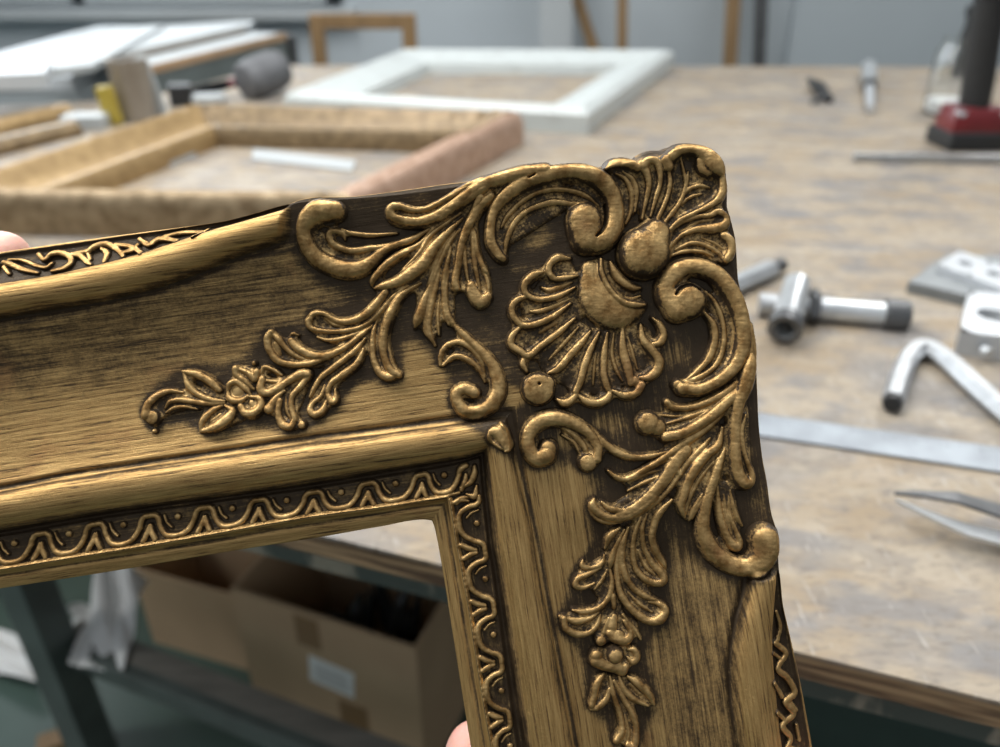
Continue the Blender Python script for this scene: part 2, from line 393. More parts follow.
    k = np.pad(Zp, 1, mode='edge'); Zs = (k[1:-1, 1:-1]*4+k[:-2, 1:-1]+k[2:, 1:-1]+k[1:-1, :-2]+k[1:-1, 2:])/8
    k = np.pad(G, 1, mode='edge'); G = (k[1:-1, 1:-1]*2+k[:-2, 1:-1]+k[2:, 1:-1]+k[1:-1, :-2]+k[1:-1, 2:])/6
    k = np.pad(Zs, 1, mode='edge'); Zs = (k[1:-1, 1:-1]*4+k[:-2, 1:-1]+k[2:, 1:-1]+k[1:-1, :-2]+k[1:-1, 2:])/8
    keep = Zs > -3.2
    gx, gy = np.meshgrid(X, Y)
    bz = base_at(gx, gy)
    z3 = bz + Zs + lift
    cell = keep[:-1, :-1] | keep[1:, :-1] | keep[:-1, 1:] | keep[1:, 1:]
    idx = np.arange(nx*ny).reshape(ny, nx)
    quads = np.stack([idx[:-1, :-1][cell], idx[1:, :-1][cell], idx[1:, 1:][cell], idx[:-1, 1:][cell]], -1)
    used = np.unique(quads); remap = np.zeros(nx*ny, int); remap[used] = np.arange(len(used)); quads = remap[quads]
    co = np.stack([(gx-OX)*Q, -(gy-OY)*Q, z3*Q], -1).reshape(-1, 3)[used]
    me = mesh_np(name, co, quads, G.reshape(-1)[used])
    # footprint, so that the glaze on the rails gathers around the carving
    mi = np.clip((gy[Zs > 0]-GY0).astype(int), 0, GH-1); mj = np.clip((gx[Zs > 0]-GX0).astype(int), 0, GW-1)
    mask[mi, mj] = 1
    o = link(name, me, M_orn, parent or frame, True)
    if label: o['label'] = label
    return o

# ---- left (top rail) scroll and acanthus
carve('scroll', [
 'ar5: 225,150,46 190,152,52 140,155,58 92,188,50 68,240,38 78,310,40 125,378,42 200,422,44 280,442,44 350,434,38 410,397,28 455,355,18 520,320,15 610,287,14 690,238,12',
 'am3: 130,290,50 200,340,50 300,370,45 400,360,30',
 'ar4: 268,290,7 262,262,9 230,248,10 195,252,12 190,285,14 230,325,15 300,347,15 400,335,15 460,328,13 540,300,12',
 'ar4: 250,235,6 300,258,9 400,268,9 530,258,7',
 'as4: 170,215,7 215,203,5'], gain=.8)
carve('acanthus_spray', [
 'ar8: 690,148,10 610,147,13 545,130,16 508,135,20 500,160,22 530,190,22 620,205,23 700,190,25 780,150,25 880,92,25 965,35,26',
 'ar8: 600,142,10 680,140,11 760,100,11 860,45,11 930,5,11',
 'am5: 700,160,25 800,210,55 760,330,70 700,430,60 620,480,50 520,500,30', 'am5: 880,220,60 880,400,70 870,480,55',
 'mm5: 330,60,60 330,170,50 370,270,35', 'mm5: 400,100,70 430,200,45', 'fm4: 740,80,60 700,200,55 640,260,50 540,340,50 450,400,40', 'fm4: 700,300,45 720,400,50 740,440,35', 'fm4: 230,350,60 380,400,40', 'fm4: 560,400,50 440,510,45 400,600,40', 'fm4: 440,220,50 560,220,40','fm4: 400,210,60',
 # finger leaves
 'ar6: 612,338,10 540,372,15 470,422,16 415,490,16 405,520,9',
 'ar5: 410,480,7 470,410,9 550,355,9 640,315,9 710,235,10',
 'ar7: 420,535,8 460,525,18 530,505,26 604,462,34 670,405,34 715,335,26 780,262,16 860,185,10',
 'ar6: 560,440,6 640,360,8 700,270,9 770,215,8 850,160,7',
 'mr6: 300,60,10 215,112,14 160,190,22 125,280,24 112,360,22 120,430,18 150,495,20 190,520,15',
 'mr6: 78,258,9 62,330,12 66,430,14 92,500,18 140,530,20 185,522,14',
 'mr5: 140,380,6 158,450,7 180,500,7',
 'mr5: 235,75,10 150,140,8 100,210,8 76,270,7',
 'mr6: 352,60,12 315,160,20 292,235,24 272,283,9', 'mr6: 355,60,8 335,180,9 322,290,9 355,350,8',
 'mr5: 395,-10,12 372,100,13 348,200,15 338,290,15 372,372,10',
 'mr5: 440,0,12 424,100,13 430,190,13 458,255,13 500,300,10', 'mr5: 395,120,6 385,220,7 392,320,7',
 'mr5: 470,-60,12 480,40,14 470,90,16', 
 # middle leaf with heavy tip
 'ar7: 1000,78,20 940,130,23 893,215,23 855,310,18 838,410,17 822,500,19 830,535,16',
 'ar6: 905,205,12 912,330,12 925,440,10 945,540,10', 'ar6: 870,300,8 872,410,9 890,520,9',
 'ar6: 918,250,10 936,360,11 968,440,13 988,466,8',
 'ar6: 955,440,8 985,500,9 990,580,9',
 'ao7: 905,545,30 945,600,36 985,580,22','ar6: 900,520,20 925,580,22 950,625,14',
 # strands up the leaf between
 'ar5: 800,330,10 780,420,12 765,520,13 772,640,13 790,715,12',
 'ar5: 845,240,12 790,310,12 742,410,12 705,520,12 688,640,12 690,740,12',
 'ar5: 820,250,8 750,330,9 715,430,9 680,540,9',
 # lower left leaves
 'fr6: 345,192,15 365,163,13 420,165,11 468,195,12 535,203,18 620,172,22 680,112,22 722,58,18',
 'fr6: 335,200,15 352,236,13 420,252,11 500,252,11 590,235,11 650,200,11 700,150,11 750,90,11 815,30,9',
 'fr5: 420,185,8 468,220,8 515,228,8', 
 'fr5: 380,280,7 440,296,9 520,283,10 600,255,10 655,220,9',
 'fr6: 150,258,15 132,290,17 146,350,18 190,400,17 260,417,15 350,410,15 430,380,15 520,332,13 600,272,12 655,225,9',
 'fr6: 155,262,13 190,292,15 225,335,13 270,372,10 330,397,9', 'fo4: 170,320,22 190,365,18',
 'fr6: 252,300,17 278,328,21 335,365,21 400,376,19 470,357,15 540,322,12 610,272,10',
 'fr5: 245,272,7 262,264,8 285,270,6',
 'fr6: 622,288,12 560,358,15 470,428,15 402,482,13 370,530,11 345,580,12',
 'fr6: 612,340,11 580,412,16 505,470,16 452,510,13 434,560,11 455,602,18 474,590,11 470,538,8',
 'fr6: 420,520,9 400,575,10 362,608,10 346,642,15 372,668,18 410,642,15 425,600,11'], gain=1.0)
carve('scroll', [
 'mr6: 455,255,10 510,312,16 580,378,20 640,440,26 678,515,33 690,600,37 652,668,37 590,702,35 530,702,34 488,660,28 482,612,28 515,588,28 555,600,30 570,612,26',
 'mr5: 398,470,12 402,420,12 430,372,12 490,355,13 550,382,15 600,440,13 622,530,9', 'mr5: 412,472,12 465,428,12 530,438,13 590,488,11 622,555,7',
 'mm3: 500,395,40 600,470,35', 'ms5: 520,640,7 560,650,8'], gain=.85)
carve('leaf_garland', [
 'gr6: 255,308,8 190,302,13 130,326,17 88,370,22 76,420,26', 'gf8: 105,432,36', 'gr3: 112,502,12', 'gm4: 110,400,50 250,360,45 400,330,60 420,440,60 560,330,110 650,290,80 770,380,60 840,260,50',
 'gr6: 168,387,8 195,355,11 250,345,13 330,357,13 400,366,11 465,362,9', 'gr5: 168,412,6 212,386,8 270,380,8 328,392,7',
 'gr6: 255,203,12 330,217,18 400,257,20 440,295,15', 'gr6: 262,215,12 285,270,15 330,315,15 400,345,14 465,352,11',
 'gr6: 347,503,14 357,450,15 400,402,14 452,376,13', 'gr6: 350,503,14 420,480,22 480,440,25 508,400,17 470,375,12', 'gr5: 398,452,6 445,418,6',
 'gr6: 655,240,16 648,290,22 680,312,20 740,282,19 800,242,18 850,216,24 880,216,22', 'gr6: 650,215,14 665,182,10 720,200,8 752,222,8', 'gr5: 680,250,8 730,255,8',
 'gr6: 690,390,26', 'gr6: 700,370,20 730,330,14 765,300,14', 'go5: 850,470,22',
 'gr6: 742,350,15 735,410,15 753,463,18 795,477,18 815,440,14 802,390,12 803,330,13 850,272,15 882,230,16', 'gr5: 772,330,7 776,400,7 800,450,7', 'gr5: 612,162,10'], gain=.95)
carve('flower', [
 'gm5: 530,300,60 600,390,60 570,220,50', 'gf4: 530,302,34',
 'gr6: 482,300,14 492,265,13 530,255,14 572,288,13 596,318,12', 'gr6: 482,305,14 492,340,15 540,352,15 582,326,13', 
 'gr6: 548,378,16 570,410,20 620,406,20 652,370,18 640,335,14 594,330,12', 'go5: 600,360,16 610,380,14',
 'gr6: 522,190,18 528,222,14 570,252,14 612,292,13', 'gr6: 535,188,14 590,215,14 618,245,14 628,205,18'], gain=1.0)
# ---- big C scrolls on either side of the corner
carve('scroll', [
 'bm4: 560,250,60 420,300,60 330,400,50 300,500,40 700,250,50 790,330,40',
 'br9: 200,285,20 120,450,8', 
 'br9: 0,372,26 100,302,27 215,222,30 320,185,32 420,160,34 520,150,36',
 'br8: 0,302,10 100,246,12 200,198,14 300,172,14',
 'bo12: 718,398,82 724,440,80 732,485,74',
 'br9: 760,505,50 800,500,50 850,460,46 874,380,38 865,290,38 812,208,42 725,160,38 620,155,34 500,180,36 400,222,34 320,282,30 270,350,22 252,430,20 256,510,22 292,568,20 314,588,16',
 'br6: 322,570,12 334,490,12 372,405,12 440,345,12 560,305,13 660,312,11 720,305,8',
 'br6: 305,430,7 338,370,9 420,292,10 520,247,10 620,242,10 720,268,10 790,320,8',
 'br6: 300,330,6 380,262,6 480,215,6',
 'bs7: 775,480,7 812,440,9 828,380,8 822,320,7','bs5: 470,172,6 440,188,5'], gain=.75, foot=7)
carve('scroll', [
 'em4: 400,300,60 430,450,60 380,600,50 300,690,40',
 'eo12: 235,300,86', 'er9: 190,340,62 165,310,56 140,280,50 128,235,44 160,172,46 220,135,40 290,130,37 370,160,37 430,222,38 475,290,38 503,370,36 515,450,34 510,530,34 488,600,32 440,660,30 370,712,28 290,742,28 215,738,30',
 'io8: 290,70,26', 'er6: 330,250,6 380,310,9 415,400,10 422,500,11 400,590,11 350,650,11 280,690,11 225,705,11',
 'er6: 328,360,11 370,420,14 376,500,15 350,580,15 300,640,12 240,690,11', 'er5: 455,330,6 470,450,6 455,560,6',
 'es8: 175,268,8 205,235,10 255,222,9 300,250,8',
 'er7: 520,400,20 545,480,20 548,580,22 525,680,24 500,750,26', 'er7: 560,420,8 574,540,8 574,680,9'], gain=.75, foot=7)
carve('corner_palmette', [
 'cm4: 450,300,230', 'cm4: 200,280,110', 'cm4: 580,520,120', 'cm4: 330,250,160', 'cm4: 620,200,50 600,330,70 640,600,60',
 'co16: 268,610,118', 'co14: 300,560,90 330,510,60',
 'cr9: 82,188,14 115,166,18 180,160,21 238,184,17', 'cr6: 130,210,8 180,240,9 210,310,10 205,400,8 180,460,7', 'cr6: 165,200,7 215,240,10 235,310,10 226,400,8', 'cr6: 108,225,8 150,320,8 172,430,7',
 'cr8: 270,175,18 292,145,17 330,152,17 348,190,14 350,260,10 330,330,9 303,425,8', 'cr7: 258,165,18 285,210,17 295,270,12 280,350,9 262,435,8',
 'cr9: 378,150,26 390,180,24', 'cr8: 392,190,14 400,260,10 382,340,9 342,430,9 308,495,9',
 'cr10: 402,132,22 450,96,24 520,96,26 580,122,36 620,170,44 645,205,26', 'cr8: 660,235,16 665,290,18 640,340,16 590,375,12 520,410,10 440,452,10 378,515,8',
 'cr9: 548,150,18 556,190,18 590,210,16', 'cr6: 455,130,6 470,200,6 480,262,7 466,320,9 440,370,10 400,422,10 355,485,9', 'cr6: 492,200,6 486,262,6 466,318,6',
 'cr6: 468,318,8 500,287,9 550,270,9 600,280,6', 'cr5: 440,380,6 500,330,7 560,310,6',
 'cr7: 378,522,7 450,462,8 530,430,9 600,420,12 640,402,15 682,432,14 670,470,22 610,488,24 540,490,15 470,512,10 420,556,8 392,592,7', 'cr5: 450,500,6 540,455,7 620,440,6',
 'cr8: 668,522,16 702,552,20 706,600,18 684,640,16', 'cr6: 430,590,8 500,560,9 570,566,9 640,602,8 668,640,8', 'cr5: 400,625,7 470,600,8 560,600,8 620,622,6', 'cr5: 560,530,6 630,560,6 672,590,6'], gain=.75, foot=6)
carve('scallop_shell', [
 'dm4: 260,330,110', 'dm4: 260,480,130', 'dm4: 350,300,150', 'dm4: 400,560,170', 'dm4: 560,600,180', 'dm4: 700,520,130', 'dm4: 360,150,70', 'dm4: 720,620,80','dm4: 460,680,100', 'dm6: 500,200,60',
 'do6: 500,140,42 508,210,66 545,290,98 620,350,95 700,352,55 760,330,20',
 'dr14: 550,95,7 556,170,9 600,255,11 660,308,13 720,322,13 768,322,9', 'dr9: 600,108,12 622,160,18 660,205,19 710,235,15 750,236,8', 'dr8: 640,270,8 700,290,8 750,275,7',
 'dr8: 398,88,11 340,85,17 303,112,15 292,150,14 322,188,12 380,184,11 438,174,9',
 'dr8: 262,155,14 215,172,17 178,208,17 172,250,14 205,282,12 260,292,13 340,275,12 425,232,9', 'dr5: 258,232,9 300,246,14 360,226,12 412,205,7',
 'dr8: 190,275,12 132,297,14 107,340,15 126,390,15 165,422,14 230,415,15 310,380,14 402,312,9', 'dr5: 200,352,8 250,350,12 330,322,11 402,287,7',
 'dr8: 152,430,13 112,472,15 107,520,15 150,550,15 192,572,14 260,520,15 350,450,13 422,387,9', 'dr5: 295,592,7 370,510,9 442,430,7', 'dr4: 250,455,8 330,410,8',
 'dr7: 180,572,12 164,612,13 182,650,13',
 'dr6: 502,450,9 455,510,16 400,570,17 345,635,17 290,660,12', 'dr8: 545,455,10 502,540,14 472,620,16 450,700,16 428,750,15', 'dr8: 585,460,10 570,560,14 566,650,14 582,720,15 600,760,12',
 'dr5: 620,460,6 610,560,8 630,640,8 662,700,7', 'dr8: 660,440,14 662,540,18 686,630,20 702,710,16', 'dr5: 690,480,6 712,560,8 736,640,8', 'dr5: 530,560,6 520,640,6 515,720,6',
 'dr8: 752,420,12 762,490,15 802,540,19 840,592,23 833,642,22 790,680,17 748,682,13', 'dr7: 812,385,8 850,422,12 866,470,16 845,510,17 802,516,13', 'dr6: 720,700,26 745,720,14',
 'hr8: 285,95,12 325,112,18 368,85,14 392,45,11', 'hr8: 392,72,12 430,102,16 490,112,18 540,82,16 546,45,10', 'hr8: 560,50,11 620,75,16 678,62,18 706,22,18'], gain=.8, foot=5)
carve('rosette', ['hf10: 190,42,78', 'hf10: 150,15,34', 'hf10: 235,15,36', 'hs5: 195,15,9'], label='round button rosette on the rim of the shell', gain=1.0)
carve('corner_leaf', ['nf4: 570,155,24 600,175,30 640,225,26', 'nr4: 600,112,10 635,160,9 648,235,9 625,255,8', 'nr4: 545,150,9 545,195,9 600,240,9'], gain=1.0, lift=2)
# ---- side rail
carve('acanthus_spray', [
 'im5: 250,270,70 400,220,60 520,160,40', 'im5: 150,530,60 280,430,70 430,320,60', 'im5: 420,450,60 390,600,60', 'im5: 470,600,50 540,640,50','hm5: 620,640,50 760,560,60 650,500,40', 'im5: 600,200,50 610,400,50 620,530,40',
 'jm5: 480,280,60 560,420,60', 'jm5: 400,380,60 500,600,70 580,650,40', 'lm5: 380,150,50 400,330,60', 'im5: 490,350,40 500,500,40',
 'ir9: 655,-90,12 650,-40,26 636,20,34 620,80,34 592,160,28 576,250,24 571,350,24 576,440,26 592,520,28 624,562,30 652,548,17 655,510,13 635,460,10 615,390,9 606,300,9 626,220,9',
 'io8: 140,262,60', 'io8: 185,280,45', 'ir6: 238,158,15 270,185,15 350,185,15 430,160,17 510,120,20 585,65,18', 'ir6: 225,268,7 320,240,8 400,213,8 490,175,8', 'ir5: 190,222,6 300,228,6 400,200,6 480,155,6',
 'ir8: 228,330,24 310,312,26 390,270,26 470,212,26 540,150,24 592,105,20',
 'ir6: 0,545,9 60,530,11 130,490,13 200,450,15 270,400,17 340,350,19 420,300,15 480,250,11 540,180,8',
 'io7: 330,400,32 270,470,34 220,550,32 160,620,32 90,680,30 0,725,26', 'ir5: 45,562,7 120,522,8 195,500,8', 'ir5: 42,602,7 120,562,8 195,530,8', 'ir7: 250,440,9 300,520,9',
 'ir6: 450,340,13 400,400,17 342,460,15 300,520,11 240,600,11 180,660,11 80,735,9',
 'ir7: 512,285,10 490,370,18 430,420,24 380,482,26 342,550,23 320,620,19 308,680,16 326,735,9',
 'ir7: 522,395,12 496,460,18 470,540,20 442,610,19', 'ir6: 412,620,12 372,690,13 348,747,12', 'ir6: 490,430,7 400,540,8 350,640,8 330,720,8',
 'hr6: 470,592,13 462,622,18 492,660,19 550,686,19 620,682,19 700,642,22 770,582,22', 'hr6: 508,608,10 550,640,14 620,650,14 682,622,12', 'hr5: 450,640,7 480,690,8 540,712,8 610,708,7',
 'hr6: 540,450,9 580,480,12 640,492,11 720,452,11 800,412,10 860,380,9',
 # lower leaves of the side spray
 'lr5: 340,130,11 345,220,13 360,310,18 392,390,20 430,433,24 452,412,14 432,350,9 405,280,8 395,180,7', 'lr5: 405,150,7 420,230,8 442,290,10 466,330,7', 'lr5: 372,170,6 385,280,7 412,370,7',
 'lr6: 270,190,11 240,232,13 212,290,12',
 'jr6: 660,98,11 600,160,17 570,220,17 560,290,17 580,350,16 615,410,14 628,440,9',
 'jr6: 535,170,8 512,240,10 520,330,11 560,412,15 602,460,18 618,492,20 600,512,20 550,505,17 500,470,15 470,410,13 465,320,11 482,240,10 505,185,8', 'jr5: 490,350,7 530,430,10 575,475,9', 'jr5: 545,260,6 560,340,7 600,420,7',
 'jr6: 442,238,10 415,320,14 410,400,15 430,480,15 470,540,14 530,580,13 592,602,9',
 'jr6: 398,300,11 385,390,12 386,480,12 402,560,15 440,622,16 490,672,18 550,702,20 602,692,24 626,650,18 600,618,13 545,608,9', 'jr5: 440,560,6 500,620,8 560,660,9'], gain=.95)
carve('scroll', [
 'ho9: 240,342,46', 'hr8: 232,372,46 185,388,38 148,345,34 142,275,34 180,216,36 250,190,38 320,195,34 390,225,28 450,270,23 488,335,20 485,392,20', 'ho8: 438,410,45',
 'hr6: 455,235,12 520,310,15 580,355,17 650,381,15 740,380,13 855,352,10', 'hr5: 320,240,11 380,280,14 420,330,14 440,385,11', 'hr5: 310,272,6 370,312,6 402,372,7', 'hm3: 380,300,40',
 'hs7: 205,300,7 192,340,6 208,295,6 245,288,7'], gain=.8)
carve('scroll', [
 'lm4: 380,420,50', 'lr7: 345,0,18 326,90,20 292,180,24 272,260,28 266,340,34 290,420,42 342,482,44 410,520,45 490,530,48 550,500,58 575,450,62 572,390,66'], gain=.8, foot=8)
carve('leaf_garland', [
 'km4: 370,60,50 370,150,60', 'km4: 200,120,60', 'jm4: 370,400,50 290,480,60 350,600,50', 'km4: 310,460,50 500,460,50', 'km4: 390,450,30 430,600,45 440,720,40', 'km4: 460,150,40',
 'jr6: 422,250,9 380,330,13 357,400,15 350,442,9', 'jr6: 398,240,11 350,280,17 326,340,11',
 'jr5: 215,402,11 214,430,13 260,440,12 310,415,11 322,375,8', 'jr6: 305,438,9 240,470,12 190,490,13 180,525,15 220,537,10 272,515,9', 'jr5: 272,548,8 310,502,8 336,450,9',
 'jr6: 352,450,11 360,520,12 340,590,13 290,640,13 220,656,13 165,650,11',
 'kr6: 122,110,15 132,157,17 190,186,16 250,176,13 286,140,11 302,90,9', 'kr6: 130,108,13 180,120,18 242,110,12 292,82,9', 'kr4: 100,100,8',
 'kr6: 365,-5,13 370,50,11', 'ko6: 372,100,16 362,150,28', 'ko6: 392,195,34', 'kr6: 350,180,20 380,205,26 430,215,24 452,175,13 420,120,9', 'kr6: 305,217,26', 'kr5: 320,180,13 345,110,9', 'kr5: 440,118,7 480,170,8 505,215,9', 'kr5: 415,90,6 460,150,7',
 'kr6: 320,385,13 286,430,18 274,482,16 260,540,16', 'kr6: 346,460,13 331,510,16 292,550,15 256,564,11', 'kr4: 285,480,6 300,440,6',
 'kr6: 440,400,14 490,430,20 540,480,18 570,538,13', 'kr6: 396,400,11 420,460,13 470,510,14 540,545,13', 'kr4: 450,440,6 500,490,6',
 'kr6: 350,398,11 372,500,12 405,600,12 410,670,14 382,718,18', 'kr6: 372,420,11 412,500,12 455,570,14 480,650,14 472,747,16 440,740,15', 'kr5: 425,590,7 445,680,7 430,750,7'], gain=.95)
carve('flower', [
 'km5: 370,310,80 450,300,50', 'kr6: 282,290,30', 'kr6: 278,318,30 330,342,26 390,352,27 412,372,22 425,350,20', 'ko12: 375,287,38', 'kr6: 440,262,12 472,266,14 486,300,16 465,325,15 436,300,9'], gain=.95)

mask0 = mask.copy()
# ---- running mouldings on the inner strips
def lerp_keys(keys, s, f, k0, k1):
    a = hermite([p[0] for p in keys[k0][0]], [p[1] for p in keys[k0][0]], s); b = hermite([p[0] for p in keys[k1][0]], [p[1] for p in keys[k1][0]], s)
    return a*(1-f)+b*f
def strokes(pts): return 'zr3: ' + ' '.join('%.2f,%.2f,%.2f' % p for p in pts)
def inner_strip(keys, centres, side):
    out = []
    def pt(s, f, w):
        s = float(s); w_ = float(lerp_keys(keys, s, f, 5, 6))
        q = up_((w_, s) if side else (s, w_), -26); return (q[0], q[1], w)
    for c, W in centres:
        seq = []
        for a, f in ((-.50, .11), (-.42, .12), (-.355, .24), (-.315, .48), (-.22, .75), (-.1, .86), (.1, .86), (.22, .75), (.315, .48), (.355, .24), (.42, .12), (.50, .11)):
            seq.append(pt(c+a*W, f, 3.0))
        out.append(strokes(seq))
        out.append(strokes([pt(c-.25*W, .16, 1.0), pt(c-.20*W, .40, 1.3), pt(c-.1*W, .60, 1.2)]))
        for sg in (-1, 1): out.append(strokes([pt(c+sg*W*.5, .42, 1.8), pt(c+sg*W*.47, .66, 3.0), pt(c+sg*W*.40, .90, 2.6)]))
        out.append('zo2: %.2f,%.2f,%.2f' % pt(c, .28, 3.6))
    a, b = (min(c for c, W in centres), max(c for c, W in centres)) if True else 0
    out.append('zr2: ' + ' '.join('%.2f,%.2f,%.2f' % pt(s, 1.0, 1.8) for s in np.arange(a-25, b+26, 12)))
    return out
tc_ = [(13+54.6*k, 53) for k in range(-5, 8)] + [(444, 44)]
carve('egg_and_dart_moulding', inner_strip(TOPK, tc_, False), gain=1.0, web_on=False)
sc_ = [(523+56*k, 53) for k in range(0, 8)]
carve('egg_and_dart_moulding', inner_strip(SIDEK, sc_, True), gain=1.0, web_on=False)
carve('corner_leaf', ['nr4: 470,330,14 468,370,14 450,410,12 400,440,12', 'nr4: 430,330,8 400,345,14 385,380,12', 'nr4: 480,430,12 470,480,14 430,470,12', 'nr4: 380,520,12 400,500,10 440,505,10'], gain=.9, web_on=False)
# ---- vine carving on the outer slopes
vt = []
for k in range(-4, 3):
    o = 78*k
    f = lambda u, t, w: (*[float(q) for q in up_((u, lerp_keys(TOPK, u, t, 0, 1)), -22)], w)
    for seq in ([(24,.3,2),(44,.42,2.6),(58,.26,3),(70,.24,3.2),(74,.48,3),(62,.72,2.8),(44,.86,2.4),(22,.62,2.4),(2,.5,2.2),(-14,.62,2)],
                [(-14,.7,2),(2,.4,2.4),(18,.55,2.6),(36,.9,2)], [(72,.3,2.4),(82,.55,2.6),(88,.85,2.2)], [(84,.6,2),(92,.26,2.6),(104,.22,2.6),(112,.5,2.2)], [(52,.55,1.6),(64,.45,1.6)]):
        seq = [(u+o, t, w) for u, t, w in seq]
        if max(q[0] for q in seq) > 4: continue
        vt.append(strokes([f(u, t, w*1.15) for u, t, w in seq]))
carve('vine_carving', ['vr3: 0,505,22 60,522,24 150,562,22 280,592,14', 'vr3: 40,482,12 150,487,14 260,530,16 350,546,16 400,512,14', 'vr3: 290,440,20 340,482,22 400,434,24 480,428,26 552,458,28 560,510,26 500,552,22 400,577,16',
 'vr3: 570,440,22 640,452,24 690,500,22 722,522,12', 'vr3: 600,430,18 700,412,22 760,372,26 860,352,26 950,400,24 995,452,18', 'vr3: 820,392,18 862,430,26 840,492,20', 'vr3: 700,430,16 722,482,12', 'vr3: 0,545,18 42,602,14',
 'vr3: 1000,420,20 1080,400,22 1120,360,20', 'xr3: 350,165,7 400,172,9 428,190,7', 'xr3: 425,148,7 455,165,10 490,147,10 540,152,7', 'xr3: 500,140,6 560,128,7 620,124,6', 'xr3: 590,140,4 640,116,4'] + vt, gain=.9, web_on=False)
vs = []
fs = lambda v, t, w: (*[float(q) for q in up_((lerp_keys(SIDEK, v, t, 1, 0), v), -22)], w)
for k in range(0, 6):
    o = 52*k
    for seq in ([(640,.15,1.6),(648,.45,2.2),(660,.7,2.4),(670,.4,2.4),(682,.3,2.4),(692,.75,2.2)], [(668,.2,1.6),(684,.55,2.2),(697,.5,1.8)], [(655,.2,1.4),(662,.35,1.4)]):
        seq = [(v+o, t, w) for v, t, w in seq]
        if max(q[0] for q in seq) > 930 or min(q[0] for q in seq) < 742: continue
        vs.append(strokes([fs(v, t, w*1.3) for v, t, w in seq]))
carve('vine_carving', ['yr3: 796,300,6 808,350,8 800,395,9', 'yr3: 792,405,10 826,440,11 800,490,12 832,522,12 856,572,12 826,602,13 852,642,12 816,682,12 842,722,11 830,760,10', 'yr3: 790,540,7 814,585,8', 'yr3: 840,600,7 862,630,7', 'yr3: 800,640,7 820,660,8', 'yr3: 806,455,6 786,440,6', 'yr3: 862,680,7 872,730,7'] + vs, gain=.9, web_on=False)

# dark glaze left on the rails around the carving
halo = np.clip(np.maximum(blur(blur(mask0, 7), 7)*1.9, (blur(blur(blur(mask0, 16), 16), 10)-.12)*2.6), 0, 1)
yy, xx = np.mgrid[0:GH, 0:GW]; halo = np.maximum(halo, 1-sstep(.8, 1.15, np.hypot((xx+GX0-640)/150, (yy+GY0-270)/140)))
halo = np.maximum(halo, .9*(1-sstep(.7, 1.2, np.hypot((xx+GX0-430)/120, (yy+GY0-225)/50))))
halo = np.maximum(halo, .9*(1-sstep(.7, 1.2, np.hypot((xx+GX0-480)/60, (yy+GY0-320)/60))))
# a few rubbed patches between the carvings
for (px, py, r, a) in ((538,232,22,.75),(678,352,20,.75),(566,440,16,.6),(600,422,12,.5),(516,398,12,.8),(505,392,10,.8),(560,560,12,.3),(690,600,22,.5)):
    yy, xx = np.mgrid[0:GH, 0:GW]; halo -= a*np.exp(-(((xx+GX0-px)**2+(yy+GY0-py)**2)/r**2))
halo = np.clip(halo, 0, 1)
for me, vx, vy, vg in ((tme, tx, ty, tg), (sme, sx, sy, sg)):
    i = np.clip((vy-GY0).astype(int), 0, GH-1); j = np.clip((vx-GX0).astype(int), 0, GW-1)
    g = np.maximum(vg, 0)*(1-.86*sstep(.06, .85, halo[i, j])); g[:2] = .85  # rim rows skip the glaze, keeping the painted edge highlight
    full = np.zeros(len(me.vertices), np.float32); me.attributes['gilt_shade'].data.foreach_get('value', full)
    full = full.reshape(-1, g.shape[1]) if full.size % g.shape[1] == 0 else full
    full[:g.shape[0]] = g; full = full.ravel(); me.attributes['gilt_shade'].data.foreach_set('value', full)

